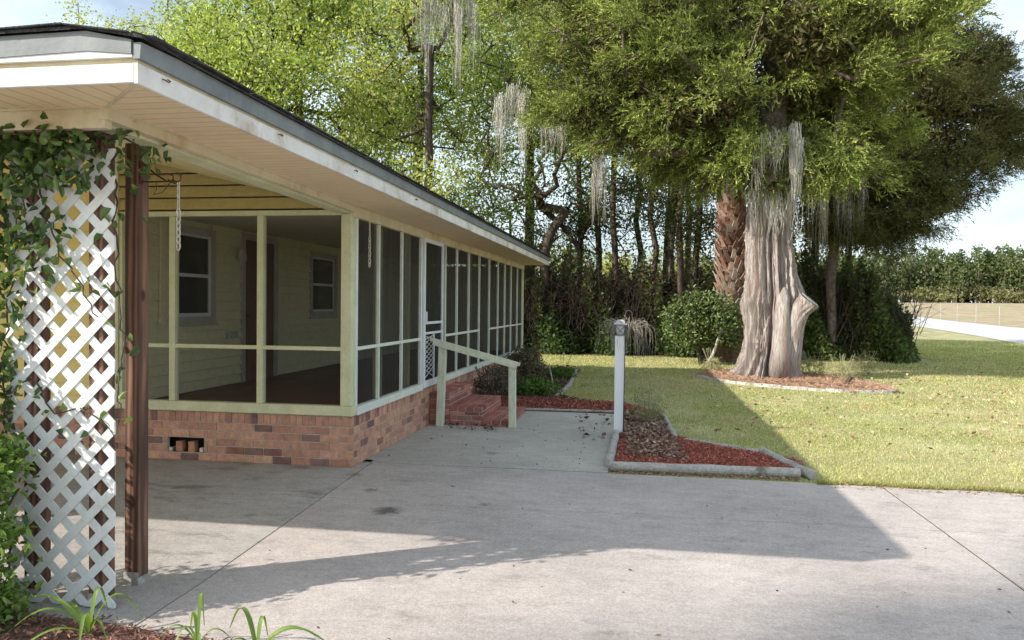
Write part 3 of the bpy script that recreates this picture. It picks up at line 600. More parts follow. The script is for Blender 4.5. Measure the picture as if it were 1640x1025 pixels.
# screen door
sdoor = MB(); a, b = 9.60, 10.56; zb, zt = .52, 2.44
for y in (a+.012, b-.052): sdoor.bbox(XP+.005, XP+.04, y, y+.045, zb, zt, .004)
for z, h in ((zt-.05, .05), (1.335, .035), (1.205, .03), (zb, .09)): sdoor.bbox(XP+.006, XP+.038, a+.058, b-.053, z, z+h, .004)
sdoor.bbox(XP+.008, XP+.034, 10.10, 10.13, zb+.09, 1.205, .003)
sd_ = sdoor.build('screen_door', METALW, house)
m = MB()
for k in range(9):
    z = .64+k*.062
    m.bar((XP+.022, 9.69, z), (XP+.022, 10.09, z+.12 if k < 8 else z+.05), .006, .008, up=(1, 0, 0)); m.bar((XP+.022, 9.69, z+.12 if k < 8 else z+.05), (XP+.022, 10.09, z), .006, .008, up=(1, 0, 0))
m.build('grille', METALW, sd_)
m = MB(); m.box(XP+.016, XP+.018, a+.05, b-.05, zb+.05, zt-.04); m.build('door_screen', SCR_S, sd_)
m = MB(); m.bbox(XP+.04, XP+.065, 9.625, 9.65, 1.36, 1.50, .004); m.build('handle', METALW, sd_)
m = MB(); m.box(XP-.05, XP+.0, 9.585, 9.60, .5, 2.43); m.box(XP-.05, XP, 10.56, 10.575, .5, 2.43); m.build('door_jamb', METALW, sd_)

# ------------------------------------------------------------------ roof
XF, YF = -2.15, 3.07; SZ = 2.54; XL = -14.4; YB = 18.35
def poly(m, pts, c=None): m.add(pts, [tuple(range(len(pts)))], c)
m = MB(); xi, yi = -2.57, 3.44
poly(m, [(XF+.0, YF, SZ), (XF, YB, SZ), (XP+.02, YB, SZ), (XP+.02, YP, SZ), (xi, yi, SZ)]); m.build('side_soffit', SOFX, house)
m = MB(); poly(m, [(XF, YF, SZ-.0003), (xi, yi, SZ-.0003), (XL, yi, SZ-.0003), (XL, YF, SZ-.0003)]); m.build('front_soffit', SOFY, house)
m = MB(); m.bar((XF-.005, YF+.008, SZ-.002), (xi, yi, SZ-.002), .018, .006); m.bar((xi+.008, yi, SZ-.004), (XP+.03, YP, SZ-.004), .016, .008); m.bar((xi, yi-.008, SZ-.004), (XL, yi-.008, SZ-.004), .016, .008); m.build('soffit_trim', FRIEZE, house)
# beams of the carport
def beam(m, p0, p1, w_, z0, z1):
    p0 = np.array(p0); p1 = np.array(p1); d = (p1-p0)/np.linalg.norm(p1-p0); nrm = np.array([d[1], -d[0]]); q = [p0, p1, p1-nrm*w_, p0-nrm*w_]
    m.prism([tuple(a) for a in q], z0, z1)
m = MB(); beam(m, (xi+.01, yi-.006), (XP+.02, YP-.025), .05, 2.478, SZ-.001); m.build('carport_frieze', FRIEZE, house)
m = MB(); beam(m, (xi-.045, yi+.04), (XP-.035, YP-.03), .12, 2.462, SZ+.08); m.build('carport_beam', CREAM, house)
m = MB(); m.box(XL, xi-.01, yi, yi+.05, 2.44, SZ-.001); m.build('front_frieze', FRIEZE, house)
m = MB(); m.box(XL, xi-.17, yi+.051, yi+.16, 2.43, SZ+.06); m.build('front_beam', POSTW, house)
# vaulted carport ceiling
m = MB(); sl_ = .237
cA, cB, cC, cD = (-2.80, yi+.1, 2.50), (-2.80, YP-.03, 2.50), (-2.80-(YP-.03-yi-.1), YP-.03, 2.5+sl_*(YP-.03-yi-.1)), (XL, yi+.1, 2.50)
poly(m, [cA, cB, cC]); poly(m, [cA, cC, (XL, YP-.03, 2.5+sl_*(YP-.03-yi-.1)), cD]); m.build('carport_ceiling', pmat('carport_ceiling_paint', (.60, .52, .27), (.68, .6, .33), 3, .8, .1), house)
# fascia
m = MB(); m.bbox(XF-.0, XF+.020, YF-.020, YB, SZ-.012, SZ+.078, .003); m.build('side_fascia', PEEL, house)
m = MB(); m.bbox(XL, XF-.001, YF-.020, YF, SZ-.006, SZ+.077, .003); m.build('front_fascia', WHITE, house)
def strip(m, ys, xs, zlo, zhi, depth=.02):
    vs = []
    for x, a, b in zip(xs, zlo, zhi): vs += [(x, ys, a), (x, ys, b), (x, ys+depth, b), (x, ys+depth, a)]
    n = len(xs); f = []
    for i in range(n-1):
        for k in range(4): f.append((i*4+k, i*4+(k+1) % 4, (i+1)*4+(k+1) % 4, (i+1)*4+k))
    f += [(0, 1, 2, 3), tuple((n-1)*4+k for k in (3, 2, 1, 0))]; m.add(vs, f)
px = [XF-.003, -2.366, -2.82, XL]; l0 = [2.641, 2.641, 2.641, 2.641]; l1 = [2.652, 2.672, 2.660, 2.660]; l2 = [2.712, 2.758, 2.752, 2.752]
m = MB(); m.box(XL, XF-.002, YF-.006, YF+.01, SZ+.078, 2.70); m.build('front_subfascia', FRIEZE, house)
m = MB(); strip(m, YF-.030, px, l0, l1); m.build('front_trim', WHITE, house)
m = MB(); strip(m, YF-.036, px, [a+.0005 for a in l1], l2); m.build('front_drip_edge', GREYF, house)
m = MB(); vs = []
for y, z1, z2 in ((YF-.03, 2.632, 2.70), (YF+.25, 2.632, 2.712), (YF+3, 2.634, 2.712), (11, 2.634, 2.712), (YB, 2.634, 2.705)): vs += [(XF+.002, y, z1), (XF+.034, y, z1), (XF+.040, y, z2), (XF+.002, y, z2)]
f = [(i*4+k, (i+1)*4+k, (i+1)*4+(k+1) % 4, i*4+(k+1) % 4) for i in range(4) for k in range(4)]+[(0, 1, 2, 3), (19, 18, 17, 16)]; m.add(vs, f); m.build('side_drip_edge', GREYF, house)
m = MB(); m.box(XF-.01, XF+.012, YF-.012, YB, SZ+.0785, 2.634); m.build('side_subfascia', FRIEZE, house)
# shingles: hip roof
rx = (XF+XL)/2; sl = .235; hw = (XF-XL)/2; rz = 2.722+sl*hw; ov = .06
A = [(XF+ov, YF-.06, 2.706), (XF+ov, YB+.03, 2.706), (XL-ov, YB+.03, 2.706), (XL-ov, YF-.06, 2.752)]
R1 = (rx, YF+hw, rz); R2 = (rx, YB-hw+.8 if YB-hw+.8 > YF+hw else YF+hw+.5, rz)
fr = [(XL-ov, YF-.055, 2.765), (-2.9, YF-.055, 2.768), (-2.366, YF-.055, 2.775), (XF+ov, YF-.055, 2.722)]
m = MB(); vt = fr+[(XF+ov, YB+.03, 2.720), (XL-ov, YB+.03, 2.72), R1, R2]
lo = [(x, y, z-.014) for x, y, z in fr+[(XF+ov, YB+.03, 2.720), (XL-ov, YB+.03, 2.72)]]
m.add(vt+lo, [(0, 1, 2, 3, 6), (3, 4, 7, 6), (4, 5, 7), (5, 0, 6, 7)]+[(i, 8+i, 8+(i+1) % 6, (i+1) % 6) for i in range(6)])
roof = m.build('roof', SHING, house)
# shingle edges: slightly ragged courses at the eaves
m = MB(); rg = np.random.default_rng(5); y = YF
while y < YB:
    l = .9; j = rg.uniform(0, .012); zt = 2.724+rg.uniform(0, .008); m.box(XF-.2, XF+.068+j, y, min(y+l-.01, YB), zt, zt+.008); y += l
x = XF
while x > -5:
    zt = np.interp(x, [-2.9, -2.366, XF], [2.772, 2.781, 2.732])+rg.uniform(-.002, .006); zt2 = np.interp(x-.3, [-2.9, -2.366, XF], [2.772, 2.781, 2.732]); 
    m.bar((x, YF-.02, zt+.004), (x-.30, YF-.02, zt2+.001), .10, .006); x -= .31
m.bar((XF-.03, YF+.0, 2.738), (XF+.078, YF+.08, 2.716), .13, .012); m.bar((XF+.02, YF+.08, 2.733), (XF+.078, YF+.30, 2.722), .07, .008)
m.build('shingle_edge', SHING, roof)
# nails and hooks along the fascia
for y in (3.22, 4.35, 5.6, 7.2):
    m = MB(); m.tube([(XF+.02, y, SZ+.055), (XF+.035, y, SZ+.05), (XF+.04, y+.02, SZ+.045), (XF+.035, y+.04, SZ+.055), (XF+.02, y+.04, SZ+.065)], .003, 5); m.build('light_hook', RUST, house)
# posts of the carport
def cpost(x, y, z1, base=True, w_=.089):
    o = MB(); o.bbox(x-w_/2, x+w_/2, y-w_/2, y+w_/2, .045 if base else .004, z1, .004)
    q = raw('carport_post', np.array(o.v), o.f, POSTW, house)
    if base:
        b = MB(); b.box(x-.047, x+.047, y-.048, y-.045, .005, .075); b.box(x-.047, x+.047, y+.045, y+.048, .005, .075); b.box(x-.047, x+.047, y-.048, y+.048, .004, .012); b.tube([(x, y-.05, .04), (x, y-.056, .04)], .012, 8); b.build('post_shoe', LOG, q)
    return q
# main post gets its own origin so that its knots sit on its faces
mp_ = MB(); mp_.bbox(-2.853, -2.764, 3.955, 4.044, .045, 2.478, .004)
mp = bpy.data.objects.new('carport_post', None) if False else None
def post_at(x, y, z1, base):
    V = MB(); V.bbox(x-.0445, x+.0445, y-.0445, y+.0445, .045 if base else .004, z1, .004); arr = np.array(V.v)
    me_off = np.array([x, y, 0]); me = bpy.data.meshes.new('carport_post'); me.from_pydata([tuple(v-me_off) for v in arr], [], V.f); me.update(); me.materials.append(POSTW)
    o = bpy.data.objects.new('carport_post', me); COL.objects.link(o); o.parent = house; o.location = tuple(me_off-np.array(house.location)); 
    b = MB(); 
    b.box(x-.047, x+.042, y-.049, y+.049, .0045, .0445); b.box(x-.047, x+.042, y-.049, y-.0448, .0444, .075); b.tube([(x-.005, y-.048, .055), (x-.005, y-.056, .055)], .012, 8); b.build('post_shoe', LOG, o)
    return o
post_at(-2.800, 4.0, 2.477, True); post_at(-2.77, 3.672, 2.477, True); post_at(-3.15, 3.672, 2.46, True); post_at(-6.9, 3.55, 2.43, True)

# ------------------------------------------------------------------ steps and hand rail
steps = empty('brick_steps', (-2.2, 10.75, 0), 'three red brick steps up to the screen door', 'steps')
rng = np.random.default_rng(21); RB = [(.36, .15, .12), (.32, .13, .11), (.40, .18, .14), (.29, .12, .10)]; sy0, sy1 = 10.03, 11.46
def stepblock(xa, xb, za, zb, name):
    m = MB(); h = zb-za
    m.box(xa+.007, xb-.007, sy0+.007, sy1-.007, za, zb-.006, (1, 1, 1)); mo = m
    m2 = MB()
    def one(x0, x1, y0, y1, z0, z1):
        c = tuple(np.array(RB[rng.integers(4)] if rng.random() > .08 else BRD[rng.integers(3)])*rng.uniform(.8, 1.2)); m2.bbox(x0, x1, y0, y1, z0, z1, .004, c)
    # tread: rows of bricks running back
    ztop = zb; zt0 = zb-.06
    ny = 7; dy = (sy1-sy0)/ny; nx = max(1, round((xb-xa)/.115)); dx = (xb-xa)/nx
    for i in range(nx):
        yy = sy0-(.5*dy if i % 2 else 0)
        while yy < sy1-.01:
            a, b = max(yy, sy0), min(yy+dy-.011, sy1)
            if b-a > .02: one(xa+i*dx+.005, xa+(i+1)*dx-.005, a, b, zt0, ztop)
            yy += dy
    # lower courses of the near face and the outer face
    z = za
    row = 0
    while z < zt0-.02:
        z1 = min(z+.062, zt0-.006); x = xa-(.1 if row % 2 else 0)
        while x < xb-.02:
            a, b = max(x, xa), min(x+.193, xb); x += .203
            if b-a > .02: one(a, b, sy0, sy0+.05, z+.003, z1)
        y = sy0+.055
        while y < sy1-.02: one(xb-.05, xb, y, min(y+.193, sy1), z+.003, z1); y += .203
        z += .068; row += 1
    b_ = m2.build(name, BRICK, steps, usecol=True); mo.build('mortar', MORTAR, b_)
stepblock(XP+.002, -2.47, .0, .43, 'landing'); stepblock(-2.469, -2.03, 0, .245, 'step'); stepblock(-2.029, -1.66, 0, .082, 'step')
rail = empty('hand_rail', (-2.1, 9.95, 0), 'pale green wooden handrail on two posts beside the brick steps', 'handrail')
RAILP = pmat('pale_green_rail_paint', (.60, .63, .47), (.72, .73, .58), 7, .75, .3, 40, (3, 3, 1), c3=(.5, .47, .36), s3=5, speck=(50, .1))
m = MB(); 
def tpost(x, y, z1, w_, lean=0): 
    v = MB(); v.bbox(x-w_/2, x+w_/2, y-w_/2, y+w_/2, .004, z1, .004); v.v = [(a+(c*lean), b, c) for a, b, c in v.v]; v.build('rail_post', RAILP, rail)
tpost(-2.572, 9.93, 1.105, .095, .03); tpost(-1.62, 10.0, .845, .09, -.012)
def rz_(x): return 1.195+(x+2.84)*(.835-1.195)/1.35
m = MB(); m.bar((-2.70, 9.92, rz_(-2.70)-.02), (-1.53, 9.99, rz_(-1.53)-.02), .10, .038); m.build('top_rail', RAILP, rail)
m = MB(); m.bar((-2.66, 9.875, rz_(-2.66)-.06), (-1.56, 9.94, rz_(-1.56)-.06), .03, .045); m.build('lower_rail', RAILP, rail)

# ------------------------------------------------------------------ hook bracket and chains
def chain(name, x, y, z0, z1, label, r=.011, mat=None, cat='chain'):
    m = MB(); L = z0-z1; n = 0; z = z0; k = 0; pitch = .026 if r < .013 else .034
    while z > z1:
        pit = .02 if (z0-z) < L*.35 else .035; hh = pit*.72; ww = hh*.42; pts = []
        for t in range(13):
            a = 2*math.pi*t/12; px_ = math.cos(a)*ww; pz = math.sin(a)*hh
            pts.append((x+(px_ if k % 2 == 0 else px_*.35), y+(0 if k % 2 == 0 else px_*.9), z-hh+pz))
        m.tube(pts, .0032 if pit < .03 else .0042, 5, cap=False); z -= pit*1.05; k += 1
    tag(m.build(name, mat, base=(x, y, z0), smooth=True), label, cat, 'chains hanging at the porch')
CHAINM = pmat('pale_chain', (.55, .50, .40), (.72, .68, .58), 20, .5, .2, metallic=.2)
br = empty('plant_hook', (-2.755, 4.0, 2.36), 'rusty iron double hook bracket screwed to the brown carport post', 'hook')
m = MB(); m.tube([(-2.752, 3.97, 2.37), (-2.66, 3.97, 2.30), (-2.60, 3.97, 2.265)], .005, 6); m.tube([(-2.755, 3.97, 2.262), (-2.6, 3.97, 2.262), (-2.54, 3.97, 2.262)], .005, 6); m.box(-2.757, -2.750, 3.955, 3.985, 2.25, 2.38); m.build('arm', RUST, br)
m = MB()
for cx_, r_ in ((-2.535, .024), (-2.575, .018)): m.tube([(cx_+r_*math.cos(a), 3.97, 2.283+r_*math.sin(a)) for a in np.linspace(-2.6, 1.9, 12)], .0045, 6)
m.build('hook', RUST, br)
m = MB(); m.tube([(-2.66, 3.97, 2.262), (-2.655, 3.965, 2.22), (-2.67, 3.96, 2.19), (-2.62, 3.96, 2.20), (-2.575, 3.97, 2.255)], .0025, 5); m.build('wire', RUST, br)
chain('chain', -2.527, 3.97, 2.262, 1.90, 'pale chain hanging from the rusty hook on the brown post', mat=CHAINM)
chain('chain', -2.655, 7.42, 2.43, 2.0, 'thin chain hanging under the eave before the nearest side screen', mat=CHAINM)

# ------------------------------------------------------------------ lattice trellis
lat = empty('lattice_trellis', (-2.97, 3.62, 0), 'white diamond lattice panel fixed to the carport posts', 'trellis')
LW = pmat('white_vinyl', (.76, .77, .75), (.83, .83, .82), 3, .55, .1, 20, c3=(.60, .62, .54), s3=2.4, speck=(40, .06))
xa, xb, za, zb = -3.285, -2.655, .012, 2.375
def clip(poly_, f):
    out = []
    for i in range(len(poly_)):
        a, b = poly_[i], poly_[(i+1) % len(poly_)]; fa, fb = f(a), f(b)
        if fa >= 0: out.append(a)
        if (fa >= 0) != (fb >= 0): t = fa/(fa-fb); out.append((a[0]+(b[0]-a[0])*t, a[1]+(b[1]-a[1])*t))
    return out
def lslats(sgn, y0, y1, name):
    m = MB(); w_ = 0.046*math.sqrt(2)/2; p = .1575
    for k in range(-6, 26):
        c = k*p; z_at = lambda x: c+sgn*(x-xa)
        zc0, zc1 = z_at(xa-.5), z_at(xb+.5)
        q = [(xa-.5, zc0-w_), (xb+.5, zc1-w_), (xb+.5, zc1+w_), (xa-.5, zc0+w_)]
        for f in (lambda v: v[0]-xa, lambda v: xb-v[0], lambda v: v[1]-za, lambda v: zb-v[1]):
            if len(q) > 2: q = clip(q, f)
        if len(q) < 3: continue
        n = len(q); vs = [(x, y0, z) for x, z in q]+[(x, y1, z) for x, z in q]
        m.add(vs, [tuple(range(n)), tuple(range(2*n-1, n-1, -1))]+[(i, n+i, n+(i+1) % n, (i+1) % n) for i in range(n)])
    return m.build(name, LW, lat)
lslats(1, 3.612, 3.618, 'slats'); lslats(-1, 3.6185, 3.6245, 'slats')

# ------------------------------------------------------------------ post light, shepherd hook, dead plant
pl = empty('post_light', (-.237, 9.7, 0), 'white square garden post with solar lantern on top beside the walk', 'post light')
B('post', pmat('white_vinyl_post', (.80, .81, .84), (.85, .86, .88), 4, .4, .03, 20), pl, -.300, -.185, 9.65, 9.76, .02, 1.235, bev=.004)
lm = MB(); LGREY = pmat('grey_lantern', (.14, .14, .145), (.2, .2, .205), 10, .5, .1)
cxl, cyl = -.237, 9.70
def frus(m, z0, z1, r0, r1, cx=cxl, cy=cyl): m.add([(cx-r0, cy-r0, z0), (cx+r0, cy-r0, z0), (cx+r0, cy+r0, z0), (cx-r0, cy+r0, z0), (cx-r1, cy-r1, z1), (cx+r1, cy-r1, z1), (cx+r1, cy+r1, z1), (cx-r1, cy+r1, z1)], [(0, 3, 2, 1), (4, 5, 6, 7), (0, 1, 5, 4), (1, 2, 6, 5), (2, 3, 7, 6), (3, 0, 4, 7)])
frus(lm, 1.2355, 1.25, .06, .055)
for sx in (-1, 1):
    for sy in (-1, 1): lm.tube([(cxl+sx*.045, cyl+sy*.045, 1.25), (cxl+sx*.062, cyl+sy*.062, 1.36)], .006, 6)
for sx in (-1, 1):
    lm.tube([(cxl-sx*.045, cyl-.048, 1.25), (cxl+sx*.060, cyl-.064, 1.36)], .004, 5); lm.tube([(cxl+.048, cyl-sx*.045, 1.25), (cxl+.064, cyl+sx*.060, 1.36)], .004, 5)
frus(lm, 1.36, 1.372, .078, .078)
lan = lm.build('lantern', LGREY, pl)
m = MB(); frus(m, 1.251, 1.359, .042, .056); m.build('glass', pmat('frosted_glass', (.55, .56, .55), (.68, .69, .68), 8, .3, 0), lan)
m = MB(); frus(m, 1.3725, 1.40, .082, .062); frus(m, 1.4005, 1.43, .058, .035); m.build('cap', pmat('silver_cap', (.38, .38, .38), (.5, .5, .5), 8, .45, .1), lan)
sh = MB(); xh, yh = -.175, 9.63
sh.tube([(xh-.012, yh, 0), (xh-.005, yh, .6), (xh, yh, 1.3), (xh, yh, 1.47)]+[(xh+.04-.04*math.cos(a), yh, 1.50+.045*math.sin(a)) for a in np.linspace(0, math.pi, 9)]+[(xh+.082, yh, 1.46), (xh+.08, yh, 1.42)], .006, 7)
tag(sh.build('shepherd_hook', pmat('dark_hook_metal', (.04, .04, .04), (.09, .085, .08), 20, .5, .2), base=(xh, yh, 0), smooth=True), 'dark metal shepherd hook standing against the white post light', 'garden hook')
m = MB(); rg = np.random.default_rng(9); ctr = np.array([xh+.02, yh+.09, 1.27])
for i in range(120):
    a0 = rg.uniform(0, 6.28); R_ = rg.uniform(.12, .38); dx = math.cos(a0); dy = math.sin(a0)*.7; h = rg.uniform(.06, .20); dp = rg.uniform(.0, .45); pts = []
    for t in np.linspace(0, 1, 9): pts.append(ctr+np.array([dx*R_*math.sin(t*1.9), dy*R_*t, .02+h*math.sin(t*2.6)-dp*t**2.2])+rg.normal(0, .007, 3))
    m.tube(pts, [.0028-.0016*t for t in np.linspace(0, 1, 9)], 4)
m.tube([ctr+np.array([.02, 0, -.05]), ctr+np.array([.03, -.02, .1]), (xh+.08, yh, 1.42)], .003, 4)
tag(m.build('dead_hanging_plant', pmat('dry_stem', (.24, .21, .16), (.42, .38, .30), 20, .9, .2), base=(xh, yh, 1.2)), 'tangle of dry curling stems hanging round the lantern post', 'dead plant')

# ------------------------------------------------------------------ lawn grass
def grass():
    rng = np.random.default_rng(77); n = 900000
    # sample in camera polar coordinates so that blades keep a constant size on screen
    ang = rng.uniform(math.radians(-8), math.radians(26.5), n); r = 7.4*np.exp(rng.uniform(0, 1, n)**.9*math.log(46/7.4)); x = r*np.sin(ang); y = r*np.cos(ang)
    keep = (y > 7.43) & ~inpoly(x, y, [(-.33, 7.4), (1.63, 7.6), (1.72, 7.75), (1.35, 8.8), (.5, 9.45), (.42, 11.6), (-.25, 12.95), (-2.6, 13.4), (-2.8, 7.0)]) & ~inpoly(x, y, bedT) & ~inpoly(x, y, bedB) & (x > -3.6)
    keep &= ~((y > 25) & (x < 9)) & ~inpoly(x, y, near+far[::-1]) & ~((x > 16.5+(y-34)*.2) & (y > 30))
    keep &= (rng.random(n) < np.clip(.42+.55*np.sin(x*1.7+np.sin(y*1.1)*2)*np.sin(y*1.3+x*.6), .25, .95)) 
    x, y, r = x[keep], y[keep], r[keep]; n = len(x)
    c = np.column_stack([x, y, gz(x, y)-.004]); h = rng.uniform(.018, .045, n)*np.clip(r/16, .85, 1.8); ax = np.column_stack([rng.normal(0, .55, n), rng.normal(0, .55, n), np.ones(n)]); ax = unit(ax)
    sd_ = unit(np.column_stack([rng.normal(size=n), rng.normal(size=n), np.zeros(n)])); wd = (.0035+.0011*r)[:, None]*rng.uniform(.5, 1, n)[:, None]*.5
    V = np.stack([c-sd_*wd, c+sd_*wd, c+ax*h[:, None]], 1).reshape(-1, 3); F = np.arange(3*n).reshape(-1, 3)
    pal = np.array([(.42, .47, .18), (.31, .38, .13), (.54, .53, .27), (.66, .60, .38), (.46, .49, .20)]); pn = .5+.5*np.sin(x*.9+1.3*np.sin(y*.5))*np.cos(y*.7+x*.2)
    pn = np.clip(pn+.35*np.sin(x*4.1+y)*np.sin(y*3.3-x), 0, 1); k = np.where(rng.random(n) < pn*.7+.05, rng.integers(2, 4, n), rng.integers(0, 5, n)); C = pal[k]*rng.uniform(.55, 1.25, n)[:, None]
    o = raw('lawn_grass', V, F, GRASSM, None, np.repeat(C, 3, 0)); tag(o, 'mown lawn grass, patchy green and straw coloured', None, None, 'stuff')
grass()

# ------------------------------------------------------------------ the big cedar
def cedar():
    base = np.array([2.82, 18.4, 0.]); rng = np.random.default_rng(42)
    root = empty('cedar_tree', base, 'huge old cedar with fluted pale trunk and wide dense crown on the lawn', 'tree')
    NZ, NA = 240, 420; zs = np.linspace(-.05, 5.6, NZ); th = np.linspace(0, 2*math.pi, NA, endpoint=False)
    rz = np.interp(zs, [-.05, .05, .25, .6, 1.1, 1.7, 2.1, 2.5, 3.2, 4.2, 5.6], [.90, .80, .70, .63, .58, .62, .60, .54, .47, .42, .34])
    cxz = np.interp(zs, [0, .6, 1.9, 3.2, 5.6], [0, .08, .15, .02, .05]); V = []
    FIB = rng.normal(size=500); NG = rng.normal(size=(24, 261)); NG[:, -1] = NG[:, 0]; NG2 = rng.normal(size=(10, 91)); NG2[:, -1] = NG2[:, 0]
    def ng(G, z, a):
        k = (z+.1)/5.8*(len(G)-1); i0 = int(k); f = k-i0; row = G[i0]*(1-f)+G[min(i0+1, len(G)-1)]*f; u = (a/(2*math.pi) % 1)*(G.shape[1]-1); return np.interp(u, np.arange(G.shape[1]), row)
    fl = [(5, .3, .10), (8, 1.9, .07), (13, 4.1, .045), (21, 2.2, .026), (34, .7, .014)]
    for i, z in enumerate(zs):
        a = th+.08*math.sin(z*1.3)+.05*np.sin(z*2.1+th*2); r = np.ones(NA)*rz[i]
        for n, p, am in fl:
            s = np.sin(n*a/1.0+p+.35*math.sin(z*.9+n)+.12*z); r += am*(1-2*np.abs(s)**.7)*(1.25 if z < .8 else 1)*rz[i]/.6
        r += .010*np.sin(60*a+3*math.sin(z*2.1))*math.sin(z*1.7+1)+.007*np.sin(97*a-2.5*math.sin(z*3.3))+.010*np.interp(th+.06*math.sin(z*5), np.linspace(0, 2*math.pi+.1, 260), FIB[:260])+.008*np.interp(th, np.linspace(0, 2*math.pi+.1, 200), FIB[260:460])*math.sin(z*4.3)
        r += .013*ng(NG, z, th+.05*math.sin(z*3))-.016*np.abs(ng(NG2, z, th+.08*math.sin(z*2)))
        fl_ = np.exp(-z*3.5); r *= 1+.22*fl_*np.sin(3*th+.5)+.08*fl_*np.sin(7*th)
        # bulge and hollow on the left front
        ang = lambda t0, w_: np.exp(-(((th-t0+math.pi) % (2*math.pi)-math.pi)/w_)**2)
        r += .11*ang(math.radians(215), .3)*math.exp(-((z-1.75)/.3)**2)-.16*ang(math.radians(252), .10)*math.exp(-((z-1.55)/.25)**2)
        r += .10*ang(math.radians(318), .35)*math.exp(-((z-1.2)/.9)**2)-.07*ang(math.radians(275), .09)*math.exp(-((z-2.3)/.6)**2)
        V.append(np.column_stack([cxz[i]+r*np.cos(th), r*np.sin(th)*.9, np.full(NA, z)]))
    V = np.concatenate(V)+base; i, j = np.meshgrid(np.arange(NZ-1), np.arange(NA), indexing='ij'); a = (i*NA+j).ravel(); b = (i*NA+(j+1) % NA).ravel(); F = np.column_stack([a, b, b+NA, a+NA])
    CB = pmat('cedar_bark', (.40, .32, .27), (.86, .79, .74), 2.6, .95, 1.0, 24, (9, 9, .8), c3=(.50, .35, .28), s3=.8, dist=.06, speck=(10, .25))
    t = raw('trunk', V, F, CB, root, smooth=True)
    # sawn limb stub on the right
    m = MB(); P0 = base+np.array([.36, -.20, .0]); 
    pts = [P0+np.array([0, 0, .0]), P0+np.array([.06, -.10, .5]), P0+np.array([.12, -.18, .95]), P0+np.array([.18, -.24, 1.28]), P0+np.array([.28, -.28, 1.54]), P0+np.array([.46, -.34, 1.76])]; m.tube(pts, [.34, .30, .25, .22, .21, .24], 22)
    m.v = [tuple(np.array(v)+np.array([1, 1, .3])*.016*math.sin(v[0]*37+v[1]*29)*math.cos(v[2]*9)) for v in m.v]; m.build('limb_stub', CB, root, smooth=False)
    m = MB(); d = unit(pts[5]-pts[4]); m.tube([pts[5]+d*.02, pts[5]+d*.035], [.225, .21], 22); m.build('cut_face', LOG, root)
    m = MB(); P0 = base+np.array([.22, -.50, .1]); m.tube([P0, P0+np.array([.02, -.05, .6]), P0+np.array([.03, -.03, 1.3]), P0+np.array([.06, .02, 1.75]), P0+np.array([.08, .1, 1.95])], [.26, .20, .17, .14, .05], 16); m.build('root_rib', CB, root, smooth=True)
    # crown
    bl = [(0.0, .2, 7.6, 3.3, 2.6, 2.4, 3.4), (-3.0, -.6, 7.3, 2.6, 2.4, 2.0, 2.4), (2.7, .6, 7.6, 1.8, 1.8, 1.9, 1.5), (2.0, 1.3, 5.6, 1.3, 1.3, 1.0, .9), (.1, 0, 9.9, 4.3, 3.2, 2.6, 3.8), (-3.2, -.4, 5.9, 1.8, 1.5, 1.0, 1.1),
          (-4.3, .2, 9.2, 2.3, 2.4, 1.9, 1.4), (-1.7, -1.4, 5.9, 1.6, 1.3, .95, 1.2), (-.45, -1.1, 4.5, .5, .3, .36, .16), (1.0, -1.6, 7.3, 2.1, 1.3, 1.1, 1.2), (1.0, -1.0, 4.5, .35, .3, .34, .14), (-.9, 1.4, 5.3, 1.6, 1.0, 1.0, .9), (-.75, -.8, 5.1, .8, .6, .5, .45), (1.25, -.9, 4.9, .7, .5, .5, .4)]
    trunk = [(0, 0, 2.0), (0, 0, 3.0), (.03, 0, 4.0), (.05, 0, 5.2), (.1, .1, 6.6), (.1, .1, 8), (.2, 0, 9.5)]
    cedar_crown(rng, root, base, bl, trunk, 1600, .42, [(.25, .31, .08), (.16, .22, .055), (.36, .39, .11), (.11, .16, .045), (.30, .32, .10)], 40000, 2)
    return root
